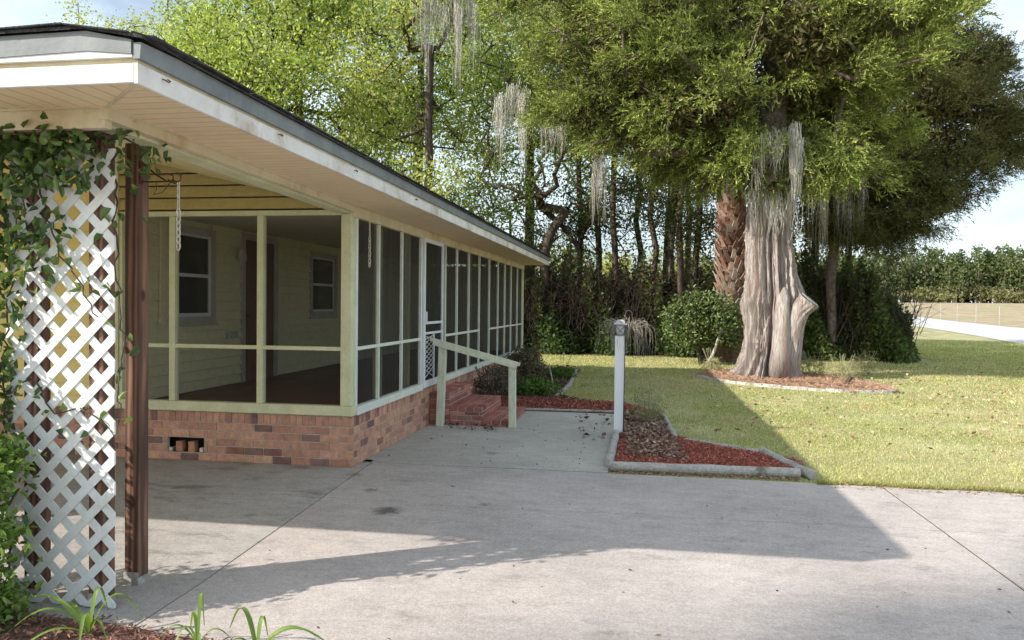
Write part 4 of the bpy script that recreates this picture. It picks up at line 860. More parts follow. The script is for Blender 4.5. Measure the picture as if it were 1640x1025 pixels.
def cedar_crown(rng, root, base, bl, trunk, ntip, rt, pal, ninner, skip):
    ncl = ntip//6; ctrs = crown_pts(rng, bl, ncl, .55, 3.1); sz = rng.uniform(.16, .36, ncl); att = np.repeat(ctrs, 6, 0)+rng.normal(size=(ncl*6, 3))*np.repeat(sz, 6)[:, None]*np.array([1.15, 1.15, .7]); att = att[att[:, 2] > 3.1]
    bc = np.array([[0.2, 0, 6.6]]); k = rng.random(len(att)) < .10; att[k] = bc+(att[k]-bc)*rng.uniform(1.02, 1.13, (k.sum(), 1))
    P, par, tips = skeleton(rng, trunk, att, .3, sag=-.2, up=.5)
    Vw, Fw = wood_geo(P, par, rt, .012, .5, 6, skip=skip); raw('limbs', Vw+base, Fw, LIMB, root, smooth=True)
    tp = P[tips]; ns = 30; nl = 11
    c = np.repeat(tp, ns, 0); c = c+rng.normal(0, .14, c.shape)*np.array([1, 1, .8]); ctr = np.array([.2, 0, 6.3]); outd = unit(c-ctr)
    sdir = unit(outd*.7+rng.normal(0, .5, c.shape)+np.array([0, 0, .12])); L = rng.uniform(.14, .34, len(c))
    nrm = unit(np.cross(sdir, rng.normal(size=c.shape))); tt = np.tile(np.linspace(0, 1, nl), len(c)); cr = np.repeat(c, nl, 0); dr_ = np.repeat(sdir, nl, 0); nr = np.repeat(nrm, nl, 0); Lr = np.repeat(L, nl)
    sgn = np.where(np.tile(np.arange(nl), len(c)) % 2 == 0, 1., -1.)[:, None]; bp = cr+dr_*(tt*Lr)[:, None]-np.array([0, 0, 1.])*(tt**2*Lr*.25)[:, None]
    axl = unit(dr_+nr*sgn*.75*(1-.6*tt[:, None])+rng.normal(0, .3, bp.shape))
    V, F, C = leaf_geo(rng, bp, axl, .082, .023, pal, .2)
    fc = np.repeat(rng.uniform(.65, 1.32, len(tp)), ns*nl*4)[:, None]; C = C*fc
    raw('crown', V+base, F, LEAF_CEDAR, root, C)
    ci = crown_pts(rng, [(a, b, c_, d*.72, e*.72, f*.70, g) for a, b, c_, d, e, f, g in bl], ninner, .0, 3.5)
    V, F, C = leaf_geo(rng, ci, rng.normal(size=ci.shape), .20, .06, [(.12, .10, .05), (.10, .12, .035), (.14, .12, .06)], .3); raw('filler_foliage', V+base, F, LEAF_CEDAR, root, C)  # filler leaves added inside the crown to block light, brown as dead growth
LIMB = pmat('limb_bark', (.10, .08, .065), (.22, .18, .15), 3, .95, .7, 12, (3, 3, 3))
def shade_toned_cedar():
    base = np.array([5.7, 25.0, 0.]); rng = np.random.default_rng(43); root = empty('cedar_tree', base, 'bronze green cedar, darkened in colour for shade, standing behind and right of the big one', 'tree')
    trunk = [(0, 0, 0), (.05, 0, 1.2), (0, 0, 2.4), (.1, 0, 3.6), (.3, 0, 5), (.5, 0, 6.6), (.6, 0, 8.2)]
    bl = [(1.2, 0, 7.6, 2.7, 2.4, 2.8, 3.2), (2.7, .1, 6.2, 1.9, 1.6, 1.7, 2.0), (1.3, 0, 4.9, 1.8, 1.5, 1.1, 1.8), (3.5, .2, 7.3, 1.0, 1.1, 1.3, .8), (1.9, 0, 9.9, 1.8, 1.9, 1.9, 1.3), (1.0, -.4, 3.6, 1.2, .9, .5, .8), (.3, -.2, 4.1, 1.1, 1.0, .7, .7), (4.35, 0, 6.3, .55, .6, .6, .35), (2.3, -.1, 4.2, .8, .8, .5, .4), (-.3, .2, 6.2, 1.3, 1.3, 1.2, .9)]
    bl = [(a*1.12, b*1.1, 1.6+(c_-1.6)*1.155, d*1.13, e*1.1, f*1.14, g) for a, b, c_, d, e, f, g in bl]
    cedar_crown(rng, root, base, bl, trunk, 1250, .15, [(.12, .135, .045), (.09, .11, .035), (.16, .155, .06), (.07, .09, .03), (.17, .14, .07)], 30000, 0)  # bronze leaf colours lowered further, standing in for shade on this crown
ced = cedar(); shade_toned_cedar()

def moss(points, Ls, label, group, seed, n=90, spread=.10, name='spanish_moss', wd=.0055, mc=(.50, .485, .43)):
    n = int(n*1.9)
    rng = np.random.default_rng(seed); vs = []; cols = []; k = 0; V = []
    for p, L in zip(points, Ls):
        for i in range(n):
            q = np.array(p)+rng.normal(0, spread, 3)*np.array([1, .6, 1.6]); l = L*rng.uniform(.1, 1)**1.2; m_ = 5; xo = rng.normal(0, .05, (m_, 2)).cumsum(0)*.8; a = rng.uniform(0, math.pi); w_ = np.array([math.cos(a), math.sin(a), 0])*wd
            pl_ = []
            for s in range(m_):
                t = s/(m_-1); c = q+np.array([xo[s, 0]*1.0, xo[s, 1], -l*t]); pul = (np.array(p)-c)*np.array([1, 1, 0])*t*.35; c = c+pul; ww = w_*(1-.75*t); pl_ += [c-ww, c+ww]
            V += pl_; cc = rng.uniform(.8, 1.15)*np.array(mc); cols += [cc]*len(pl_)
    V = np.array(V); nst = len(V)//10; F = (np.arange(nst)[:, None, None]*10+np.array([[0, 1, 3, 2], [2, 3, 5, 4], [4, 5, 7, 6], [6, 7, 9, 8]])[None]).reshape(-1, 4)
    o = raw(name, V, F, MOSSM, None, np.array(cols), base=tuple(points[0])); return tag(o, label, 'moss', group)
gm = 'spanish moss hanging in the trees'
def cloud(x, y, z, w_, n, l0, l1, seed, dz=.4):
    rng = np.random.default_rng(seed); P = [(x, y, z)]+[(x+rng.uniform(-w_, w_), y+rng.uniform(-.25, .25), z+rng.uniform(-dz, dz)) for _ in range(n-1)]
    return P, list(rng.uniform(l0, l1, n))
moss(*cloud(2.5, 16.95, 5.15, .28, 6, .5, 1.3, 1, .35), 'pale moss curtain on the upper left of the cedar trunk', gm, 1, 34, .05, mc=(.62, .60, .54))
moss([(3.10, 16.9, 5.3), (3.14, 16.9, 5.0)], [1.6, 1.1], 'longest pointed beard of moss in front of the cedar trunk', gm, 2, 75, .045, mc=(.62, .60, .54))
moss(*cloud(2.75, 17.62, 4.0, .45, 9, .5, 1.0, 3, .2), 'grey moss fringe draped low on the cedar trunk', gm, 3, 26, .06, mc=(.58, .56, .50))
moss([(1.9, 17.8, 4.9)], [1.0], 'thin moss wisp left of the cedar trunk under the crown', gm, 4, 30, .05)
moss([(3.7, 17.6, 4.7)], [.9], 'thin moss wisp right of the cedar trunk under the crown', gm, 5, 30, .05)

# ------------------------------------------------------------------ woods
PINEP0 = [(.10, .15, .05), (.14, .19, .06)]
OAK = [(.33, .42, .12), (.43, .50, .16), (.23, .31, .08), (.52, .55, .21), (.15, .21, .06)]
YEL = [(.44, .48, .16), (.38, .44, .14), (.50, .49, .21), (.26, .33, .10)]
DRK = [(.07, .10, .035), (.05, .075, .03), (.10, .13, .04), (.085, .09, .04)]
def bl_round(rng, n, R, z0, z1):
    out = []
    for i in range(n):
        a = rng.uniform(0, 6.28); t = rng.uniform(0, 1); rr = R*rng.uniform(.25, .85)*(1 if t < .7 else .6); out.append((rr*math.cos(a), rr*math.sin(a), z0+(z1-z0)*t, R*rng.uniform(.28, .45), R*rng.uniform(.28, .45), R*rng.uniform(.22, .34), 1))
    return out
rg = np.random.default_rng(100)
t1 = make_tree('broadleaf_tree', 'tall light green tree in full leaf behind the middle of the roof', 'tree', 'light green trees behind the house', (-12.5, 27, 0), 1, 15, 4, .21, bl_round(rg, 22, 4.6, 3.4, 14.5), 620, 50, .14, .08, OAK, .36, 3)
t2 = make_tree('broadleaf_tree', 'bright yellow green tree with gaps of sky above the porch eave', 'tree', 'light green trees behind the house', (-7.2, 25.5, 0), 2, 14, 4, .17, bl_round(rg, 20, 4.0, 3.8, 13.6), 520, 46, .14, .078, YEL, .34, 3.4)
t3 = make_tree('bare_limbed_tree', 'sparse dark tree with forked bare limbs beyond the end of the roof', 'tree', None, (-3.15, 26.3, 0), 3, 4.7, 4, .17, bl_round(rg, 18, 3.5, 4.0, 10.5), 300, 26, .11, .065, [(.12, .17, .05), (.18, .24, .06), (.09, .13, .045)], .4, 2.9, bends=.15, jit=.14)
t4 = make_tree('slender_tree', 'slim dark trunk left of centre in the thicket', 'tree', 'slim dark trees in the thicket', (-.8, 27, 0), 4, 13, 3, .12, bl_round(rg, 12, 2.1, 3.4, 12.5), 300, 26, .11, .055, DRK, .36, 3.0, bends=.25)
t5 = make_tree('slender_tree', 'leaning slim dark trunk beside the palm trunk', 'tree', 'slim dark trees in the thicket', (1.1, 28, 0), 5, 13, 3, .105, bl_round(rg, 13, 2.4, 2.8, 12), 300, 26, .11, .055, DRK, .36, 2.4, bends=.55)
cps = [(t1, (-18.8, 30, 0), 2.1, 1.0, 'light green tree behind the left part of the roof'), (t1, (-9.6, 33, 0), 4.0, 1.12, 'large green tree farther back between its two neighbours'),
       (t2, (-15.4, 32.5, 0), 1.2, 1.15, 'yellow green tree rising over the grey drip edge'), (t1, (-4.6, 32, 0), .7, 1.0, 'green tree behind the moss curtain'), (t2, (-23.5, 31, 0), 3.3, .98, 'thin yellow green tree at the far left above the roof corner')]
for s, l, r, sc, lab in cps: copy_tree(s, l, r, sc, lab)
for s, l, r, sc, lab in [(t4, (-1.5, 30, 0), 1.0, 1.05, 'slim dark tree nearest the forked tree'), (t5, (.3, 26.2, 0), 2.2, .98, 'slim dark tree above the lantern'), (t4, (.9, 31, 0), 4.2, 1.1, 'slim dark tree between the lantern and the camellia'),
        (t4, (1.75, 26.8, 0), 3.0, .95, 'slim dark tree left of the palm trunk'), (t5, (4.7, 26, 0), 5.1, 1.0, 'slim dark tree just right of the cedar trunk'), (t4, (5.6, 27, 0), 2.6, 1.05, 'slim dark tree over the right thicket'), (t5, (6.9, 28, 0), .4, .92, 'rightmost slim dark tree at the edge of the lawn'), (t5, (-.2, 29.5, 0), 1.4, 1.02, 'slim dark tree just left of the lantern'), (t4, (1.3, 25.9, 0), 5.6, .9, 'slim dark tree above the camellia bush'), (t4, (-2.2, 28.5, 0), 2.2, .98, 'slim dark tree right beside the forked limbs'), (t5, (2.0, 33, 0), 3.7, 1.15, 'slim dark tree seen left of the palm fibre trunk, farther back')]:
    copy_tree(s, l, r, sc, lab)
for k, (d_, lx, ly) in enumerate([(46, 1.2, 4.05), (56, 2.6, 4.2)]):
    p = np.array([lx, ly])+np.array([-.857, -.515])*d_; z_ = d_*.613
    make_tree('pine_tree', ['tall thin pine behind the viewer shading the driveway', 'second taller pine behind the viewer'][k], 'tree', None, (p[0], p[1], 0), 80+k, (z_+1)/.72, 2, .14, [(0, 0, z_, .75, .75, .8, 1), (.2, .2, z_+.9, .6, .6, .4, .6), (-.2, 0, z_-1.0, .6, .6, .3, .5)], 60, 17, .22, .035, PINEP0, .16, 6)
# palm trunk with old leaf bases
def palm():
    base = np.array([2.62, 23.4, 0]); root = empty('palm_tree', base, 'palm trunk covered in reddish brown broken leaf bases behind the camellia', 'palm tree'); rng = np.random.default_rng(6)
    m = MB(); pts = [base+np.array([.0+.02*math.sin(z), 0, z]) for z in np.linspace(0, 6.6, 14)]; m.tube(pts, [.36+.05*math.sin(z*1.7) for z in range(14)], 16); m.build('trunk', pmat('palm_fibre', (.10, .06, .045), (.24, .15, .11), 8, .95, .8, 30), root)
    m = MB()
    for k in range(330):
        z = .9+k*.0165+rng.normal(0, .02); a = k*2.4; ca, sa = math.cos(a), math.sin(a); r0 = .33; l = rng.uniform(.22, .42); up_ = rng.uniform(.5, 1.1)
        p0 = base+np.array([ca*r0, sa*r0, z]); p1 = p0+np.array([ca*l*.5, sa*l*.5, l*up_]); w0 = .10; tan = np.array([-sa, ca, 0])
        c = [(.25, .13, .095), (.19, .10, .075), (.33, .20, .15), (.46, .37, .30), (.14, .085, .065)][rng.integers(5)]
        if z < 2.6: c = [(.36, .31, .27), (.25, .20, .17), (.30, .2, .15)][rng.integers(3)]
        o_ = np.array([ca, sa, 0])*.03
        m.add([p0-tan*w0, p0+tan*w0, p0+tan*w0*.8+o_, p0-tan*w0*.8+o_, p1-tan*w0*.35, p1+tan*w0*.35, p1+tan*w0*.3+o_, p1-tan*w0*.3+o_], [(0, 1, 5, 4), (1, 2, 6, 5), (2, 3, 7, 6), (3, 0, 4, 7), (4, 5, 6, 7)], c)
    m.build('leaf_bases', pmat('palm_boot', (.8, .8, .8), (1.1, 1.1, 1.1), 10, .9, .5, 40, attr=True), root, usecol=True)
    # fronds, green above and dead below
    V = []; C = []; 
    for k in range(26):
        a = k*2.4; el = rng.uniform(-.9, .9); L = 1.7; d = np.array([math.cos(a), math.sin(a), 0]); p = base+np.array([0, 0, 6.5]); col = np.array([.14, .19, .06]) if el > -.3 else np.array([.25, .2, .14])
        q = p+d*L*.7*math.cos(el)+np.array([0, 0, L*.7*math.sin(el)-.2])
        for f in np.linspace(-1.2, 1.2, 22):
            tan = np.array([-d[1], d[0], 0]); dd = unit(d*math.cos(f)+tan*math.sin(f)+np.array([0, 0, math.sin(el)*.6-.35])); s_ = unit(np.cross(dd, [0, 0, 1.]))*.02; e = q+dd*.75; V += [q-s_*.4, q+s_*.4, q+dd*.4+s_, e, ]; C += [col*rng.uniform(.7, 1.2)]*4
    raw('fronds', np.array(V), np.arange(len(V)).reshape(-1, 4), LEAF, root, np.array(C))
palm()
# shrubs
def shrub(name, label, cat, loc, seed, blobs, ntips, per, L, W, pal, spread, mat=None, stems=5, group=None, rt=.05, minz=.05, smat=None):
    rng = np.random.default_rng(seed); loc = np.array(loc, float); root = empty(name, loc, label, cat, group); att = crown_pts(rng, blobs, ntips, .5, minz)
    Vs = []; Fs = []; b = 0
    grp = rng.integers(0, stems, len(att))
    for s in range(stems):
        a = rng.uniform(0, 6.28); d = np.array([math.cos(a)*.12, math.sin(a)*.12, 0]); tr = [d*.3, d*1.0+np.array([0, 0, .25]), d*2.2+np.array([0, 0, .6])]
        at = att[grp == s]
        if len(at) == 0: continue
        P, par, tips = skeleton(rng, tr, at, .3); V, F = wood_geo(P, par, rt, .004, .45, 5); Vs.append(V); Fs.append(F+b); b += len(V)
    raw('stems', np.concatenate(Vs)+loc, np.concatenate(Fs), smat or BARK, root, smooth=True)
    c = np.repeat(att, per, 0)+rng.normal(0, spread, (len(att)*per, 3)); c = c[c[:, 2] > .02]; ax = rng.normal(size=c.shape)+unit(c-np.array([0, 0, .8]))*.8
    V, F, C = leaf_near(rng, c, ax, L, W, pal, .2); raw('leaves', V+loc, F, mat or LEAF, root, C); return root
DRYST = pmat('dry_weed_stem', (.30, .28, .17), (.46, .43, .28), 9, .9, 0)
CAM = [(.13, .19, .06), (.17, .23, .08), (.09, .14, .045), (.22, .27, .10)]
shrub('camellia_bush', 'rounded glossy green camellia bush left of the cedar trunk', 'bush', (1.72, 22.4, 0), 8, [(-.25, 0, 1.22, .78, .7, .62, 3), (.40, -.1, 1.25, .65, .7, .60, 2), (-.45, -.1, 1.0, .5, .5, .45, 1), (-.1, 0, .85, .6, .55, .3, 1), (.05, -.2, 1.75, .35, .3, .25, .5), (.95, .1, .75, .35, .4, .3, .5)], 300, 20, .10, .055, CAM, .13, LEAF_GLOSSY, 4, rt=.07, minz=.5)
m = MB(); m.tube([(1.85, 22.0, 0), (2.0, 21.95, .35), (2.12, 21.9, .75), (2.2, 21.9, 1.05)], [.05, .04, .035, .02], 8); tag(m.build('leaning_stick', pmat('pale_stick', (.4, .36, .3), (.55, .5, .44), 6, .9, .3), base=(1.85, 22, 0)), 'pale bare stem leaning in front of the camellia bush', 'stick')
FERN = [(.12, .22, .05), (.17, .30, .07), (.09, .16, .04)]
shrub('green_plant', 'low bright green plant in the bed beyond the handrail', 'plant', (-1.75, 13.6, 0), 10, [(0, 0, .16, .38, .35, .14, 1)], 90, 14, .06, .03, FERN, .05, None, 4, rt=.01)
shrub('green_plant', 'small green clump near the end of the side bed', 'plant', (-1.65, 16.8, 0), 14, [(0, 0, .13, .30, .3, .12, 1)], 50, 12, .06, .03, FERN, .05, None, 3, rt=.01)
GR = [(.22, .20, .16), (.30, .26, .20), (.15, .13, .10), (.14, .16, .08)]
shrub('twiggy_bush', 'dead grey twiggy bush against the brick beside the steps', 'bush', (-2.35, 12.3, 0), 12, [(0, .1, .32, .32, .5, .28, 1), (.05, 1.1, .28, .3, .5, .25, 1)], 330, 3, .04, .02, GR, .03, None, 8, rt=.02)
shrub('twiggy_bush', 'second brownish twiggy bush farther along the porch foundation', 'bush', (-2.25, 15.2, 0), 15, [(0, .1, .42, .35, .8, .35, 1)], 330, 8, .05, .025, GR+[(.16, .11, .08)], .05, None, 8, rt=.02)
shrub('weed_clump', 'thin grey green weed growing behind the white post light', 'weed', (.12, 10.7, 0), 16, [(0, 0, .25, .22, .2, .24, 1)], 80, 5, .05, .008, [(.24, .28, .12), (.30, .30, .16)], .04, None, 9, rt=.003, smat=DRYST)
STR = [(.42, .40, .22), (.30, .32, .13), (.5, .44, .28)]
for i, (x, y, s, lab) in enumerate([(4.35, 17.9, .55, 'dry straw coloured weeds right of the cedar trunk'), (3.95, 18.9, .45, 'wispy weeds at the back right of the tree bed'), (1.75, 19.3, .35, 'sparse weeds at the left foot of the cedar'), (5.3, 19.7, .5, 'tall loose weeds on the lawn beyond the tree bed')]):
    shrub('weed_clump', lab, 'weed', (x, y, 0), 30+i, [(0, 0, s*.5, s*.8, s*.7, s*.5, 1)], 110, 4, .06, .010, STR, .05, None, 9, group='weeds round the cedar', rt=.004, smat=DRYST)
# two long white-tipped stalks
m = MB(); m.tube([(-1.50, 13.9, 0), (-1.54, 13.9, .28), (-1.60, 13.9, .52)], [.012, .012, .018], 6); tag(m.build('garden_stake', LOG, base=(-1.5, 13.9, 0)), 'pale leaning stake in the side bed', 'stake')

# thicket behind the lawn
def thicket(name, label, x0, x1, y0, y1, hfun, seed, nleaf, ntwig, pal, palt):
    rng = np.random.default_rng(seed); x = rng.uniform(x0, x1, nleaf); y = y0+(y1-y0)*rng.random(nleaf)**1.4; hm = hfun(x)*(.85+.22*np.sin(x*2.3+1)*np.sin(x*5.1+y)+.18*np.sin(x*11+y*3)+.12*np.sin(x*23)); z = hm*(rng.random(nleaf)**.85)*np.where(rng.random(nleaf) < .12, rng.uniform(1, 1.45, nleaf), 1)
    y = y+.5*np.sin(x*3.1+z*1.3)+(z/hm)*.8
    c = np.column_stack([x, y, z]); V, F, C = leaf_geo(rng, c, rng.normal(size=c.shape), .14, .085, pal, .35)
    hi = np.repeat(z/hm > .55+.15*np.sin(x*4), 4)[:, None]; pt = np.array(palt)[rng.integers(0, len(palt), nleaf)]; C = np.where(hi & np.repeat(rng.random(nleaf) < .55, 4)[:, None], np.repeat(pt, 4, 0), C)
    bx = rng.uniform(x0, x1, ntwig); by = rng.uniform(y0, y1, ntwig); bz = rng.uniform(0, 1.4, ntwig); A = np.column_stack([bx, by, bz]); parts = [(V, F, C)]
    d = unit(np.column_stack([rng.normal(0, .5, ntwig), rng.normal(0, .3, ntwig), np.ones(ntwig)]))
    for s in range(4):
        l = rng.uniform(.25, .75, ntwig)[:, None]*(hfun(bx)[:, None]/2.2); Bq = A+d*l; Vt, Ft = edges_geo(A, Bq, np.full(ntwig, .014-.003*s), np.full(ntwig, .011-.003*s), 3); parts.append((Vt, Ft, np.tile([[.075, .058, .046]], (len(Vt), 1))*1.0)); A = Bq; d = unit(d+rng.normal(0, .35, d.shape)+np.array([0, 0, -.12*s]))
    V, F, C = merge(parts); o = raw(name, V, F, LEAF, None, C); tag(o, label, None, None, 'stuff')
thicket('undergrowth', 'dense dark undergrowth and vines behind the lawn between the porch and the cedar', -4.6, 3.9, 25.4, 28.2, lambda x: 2.7-.35*np.clip((x+2)/5, 0, 1), 50, 130000, 1500, [(.065, .11, .035), (.09, .15, .045), (.045, .075, .03), (.13, .17, .06)], [(.12, .10, .06), (.10, .075, .055), (.18, .13, .10), (.09, .10, .05)])
thicket('undergrowth', 'tall tangled thicket at the right of the cedar trunk', 3.9, 8.3, 24.8, 28.5, lambda x: 1.0+2.4*np.sqrt(np.clip((8.5-x)/4.4, 0, 1)), 51, 85000, 700, [(.09, .13, .04), (.14, .20, .055), (.06, .09, .035), (.20, .22, .08)], [(.12, .10, .06), (.12, .16, .06), (.09, .12, .05)])
thicket('undergrowth', 'scrub behind the house seen over the roof', -28, -4.6, 27, 31, lambda x: 3.6+x*0, 52, 40000, 900, [(.10, .15, .04), (.14, .2, .05), (.07, .1, .035)], [(.16, .19, .06), (.12, .10, .07)])
# moss in the woods
moss(*cloud(-6.0, 23.6, 11.4, 1.1, 22, .7, 2.9, 11, .9), 'broad silvery moss curtain high above the middle of the eave', gm, 11, 26, .07)
moss(*cloud(-3.8, 22.6, 7.5, .5, 12, .8, 2.4, 12, .5), 'long pale moss strands left of the cedar crown', gm, 12, 26, .06)
moss(*cloud(-2.6, 22.2, 6.6, .35, 5, .6, 1.8, 13, .5), 'dim moss wisp over the forked tree', gm, 13, 22, .05)
moss(*cloud(-1.3, 23, 6.2, .3, 5, .6, 1.9, 16, .5), 'dim moss wisp just right of the forked tree', gm, 16, 22, .05)
moss(*cloud(.3, 24, 7.0, .7, 9, .8, 2.2, 14, .5), 'dark moss strands above the slim trunks', gm, 14, 22, .05)
moss(*cloud(5.6, 23.9, 5.5, .8, 14, 1.2, 2.6, 15, .4), 'grey moss columns right of the cedar trunk', gm, 15, 24, .05)

# ------------------------------------------------------------------ distance
def farwoods(name, label, segs, seed, hmin, hmax, pal, dens=330, lsz=.9, ntr=60, w0=2.6):
    rng = np.random.default_rng(seed); parts = []
    for i in range(ntr):
        t = rng.random()*(len(segs)-1); k = int(t); f = t-k; p = np.array(segs[k])*(1-f)+np.array(segs[k+1])*f; p = p+rng.normal(0, 5, 2); h = rng.uniform(hmin, hmax); z0 = gz(*p); n = dens
        zz = rng.random(n)**.75; pk = rng.uniform(.45, .75); prof = np.clip(1-np.abs(zz-pk)/(1.08-pk)*np.where(zz > pk, 1, .75), .08, 1)*(1+.35*np.sin(zz*17+i)); a = rng.uniform(0, 6.28, n); r = w0*prof*np.sqrt(rng.random(n))*(1+.3*np.sin(a*3+zz*9))
        c = np.column_stack([p[0]+r*np.cos(a), p[1]+r*np.sin(a), z0+h*(.08+.9*zz)]); V, F, C = leaf_geo(rng, c, rng.normal(size=c.shape), lsz, lsz*.55, np.array(pal)*rng.uniform(.75, 1.35), .2); parts.append((V, F, C))
        A = np.array([[p[0], p[1], z0]]); Vt, Ft = edges_geo(A, A+np.array([[0, 0, h*.9]]), np.array([.22]), np.array([.08]), 5); parts.append((Vt, Ft, np.tile([[.20, .16, .13]], (len(Vt), 1))))
    V, F, C = merge(parts); o = raw(name, V, F, LEAF, None, C); tag(o, label, None, None, 'stuff')
PINEP = [(.08, .115, .045), (.11, .15, .055), (.065, .095, .04), (.15, .18, .07)]
farwoods('far_woods', 'distant line of green pines beyond the dry field', [(20, 222), (60, 212), (100, 195), (150, 160), (210, 110)], 61, 8, 14, PINEP+[(.18, .19, .10)], 250, .8, 600, 3.2)
farwoods('far_woods', 'sunlit yellow green trees glimpsed through the thicket', [(-24, 84), (-10, 88), (6, 92)], 62, 5, 9, [(.30, .32, .09), (.24, .28, .08), (.34, .33, .12)], 420, .5, 26, 2.6)
farwoods('far_scrub', 'low scrub along the foot of the distant pines', [(18, 214), (60, 205), (100, 188), (150, 153), (210, 105)], 63, 2.2, 4.5, [(.17, .18, .08), (.13, .16, .065), (.22, .21, .11)], 110, .7, 340, 4.0)
# field fence
fence = empty('field_fence', (29.6, 70, gz(29.6, 70)), 'thin wire fence on pale posts along the far side of the road', 'fence')
FM = pmat('pale_fence_post', (.33, .32, .30), (.45, .44, .41), 5, .7, .1)
line0 = np.array([(31.8, 104), (31.1, 88), (30.6, 78), (30.4, 68), (30.5, 60), (30.8, 53), (31.2, 47), (31.8, 41), (32.5, 35)])
line = np.array([line0[k]*(1-t)+line0[k+1]*t for k in range(len(line0)-1) for t in (0, .5)]+[line0[-1]])
for x, y in line:
    m = MB(); m.tube([(x, y, gz(x, y)-.1), (x, y, gz(x, y)+1.6)], .035, 6); m.build('post', FM, fence)
m = MB()
for h in (.3, .6, .9, 1.2, 1.5, 1.7): m.tube([(x, y, gz(x, y)+h) for x, y in line], .004, 4)
m.build('wire', FM, fence)
# small white building seen through the trunks
bld = empty('white_building', (-4.5, 60, 0), 'low white building glimpsed through the thicket', 'building')
m = MB(); m.box(-9, -1, 58, 63, 0, 2.6); m.build('wall', WHITE, bld)
m = MB(); m.add([(-9.4, 57.5, 2.6), (-.6, 57.5, 2.6), (-.6, 60.5, 3.3), (-9.4, 60.5, 3.3), (-9.4, 63.5, 2.6), (-.6, 63.5, 2.6)], [(0, 1, 2, 3), (3, 2, 5, 4), (0, 3, 4), (1, 5, 2), (0, 4, 5, 1)]); m.build('roof', METALW, bld)
# utility poles and wires
WIRE = pmat('black_cable', (.03, .03, .03), (.05, .05, .05), 5, .6, 0)
def pole(x, y, h, label):
    z = float(gz(x, y)); r = empty('utility_pole', (x, y, z), label, 'utility pole', 'utility poles beyond the trees'); m = MB(); m.tube([(x, y, z), (x, y, z+h)], [.14, .10], 10); m.build('pole', LOG, r); m = MB(); m.bar((x-1, y, z+h-.6), (x+1, y, z+h-.6), .1, .12); m.build('crossarm', LOG, r)
pole(-26, 41, 7.5, 'utility pole hidden among the trees behind the house'); pole(9.5, 47, 6.5, 'utility pole behind the thicket right of the cedar'); pole(95, 175, 9, 'tall pale pole in front of the distant pines')
m = MB(); pts = [(-26+35.5*t, 41+6*t, 7.0-.9*t-1.1*4*t*(1-t)*.5+.0) for t in np.linspace(0, 1, 24)]; m.tube(pts, .018, 5); m.tube([(a, b, c-.5) for a, b, c in pts], .012, 5); tag(m.build('power_line', WIRE, base=pts[0]), 'thin black cables crossing behind the slim trunks', 'cable')

# ------------------------------------------------------------------ vines and foreground plants
def vine():
    rng = np.random.default_rng(71); root = empty('climbing_vine', (-3.1, 3.58, 0), 'leafy dark vine over the top of the lattice and along the beam', 'vine')
    paths = [[(-3.25, 3.59, 0), (-3.22, 3.57, .7), (-3.27, 3.58, 1.3), (-3.2, 3.57, 1.9), (-3.1, 3.55, 2.3), (-2.9, 3.53, 2.42), (-2.66, 3.52, 2.43), (-2.60, 3.66, 2.43)],
             [(-3.2, 3.57, 1.9), (-3.35, 3.5, 2.2), (-3.6, 3.45, 2.40), (-4.1, 3.42, 2.45)], [(-3.1, 3.57, 2.3), (-3.0, 3.58, 2.0), (-2.88, 3.59, 1.75), (-2.72, 3.59, 1.5)],
             [(-2.64, 3.54, 2.42), (-2.62, 3.75, 2.42), (-2.68, 3.93, 2.40), (-2.72, 3.94, 2.3)], [(-3.25, 3.58, 1.1), (-3.1, 3.59, 1.2), (-3.0, 3.58, 1.0), (-2.8, 3.6, 1.05), (-2.64, 3.6, .9)], [(-2.65, 3.61, 2.35), (-2.64, 3.62, 1.8), (-2.63, 3.63, 1.3), (-2.64, 3.62, .95)]]
    m = MB(); dense = [1.2, 1.6, .6, 1.1, .6, .4]; cs = []
    for p, dn in zip(paths, dense):
        p = np.array(p); L = np.linalg.norm(np.diff(p, axis=0), axis=1).sum(); k = max(6, int(L/.05)); tt = np.linspace(0, 1, k); s = np.r_[0, np.cumsum(np.linalg.norm(np.diff(p, axis=0), axis=1))]/L
        q = np.column_stack([np.interp(tt, s, p[:, i]) for i in range(3)])+rng.normal(0, .012, (k, 3)); m.tube([tuple(a) for a in q], [.006-.003*t for t in tt], 5)
        n = int(L*75*dn); c = q[rng.integers(0, k, n)]; top = np.clip((c[:, 2]-1.85)/.4, 0, 1)[:, None]; c = c+rng.normal(0, 1, (n, 3))*np.array([.05, .03, .05])*(1+1.2*top); keep = rng.random(n) < .3+.7*top[:, 0]; cs.append(c[keep])
    m.build('stem', BARK, root)
    cs.append(np.column_stack([rng.uniform(-3.45, -2.70, 430), rng.uniform(3.42, 3.6, 430), 2.16+rng.random(430)**.8*.30])); cs.append(np.column_stack([rng.uniform(-4.3, -3.3, 520), rng.uniform(3.36, 3.5, 520), 2.0+rng.random(520)*.47]))
    cs.append(np.column_stack([rng.normal(-3.28, .045, 190), rng.normal(3.57, .03, 190), rng.uniform(.9, 2.2, 190)])); cs.append(np.column_stack([rng.normal(-3.08, .09, 90), rng.normal(3.58, .03, 90), rng.normal(1.9, .12, 90)]))
    c = np.concatenate(cs); c[:, 1] = np.minimum(c[:, 1], 3.605+0*c[:, 1]) if False else c[:, 1]; ax = rng.normal(size=c.shape)+np.array([0, -.4, -.5])
    V, F, C = leaf_near(rng, c, ax, .062, .036, [(.08, .14, .035), (.12, .19, .05), (.055, .10, .03), (.18, .26, .07)], .2); raw('leaves', V, F, LEAF_GLOSSY, root, C)
vine()
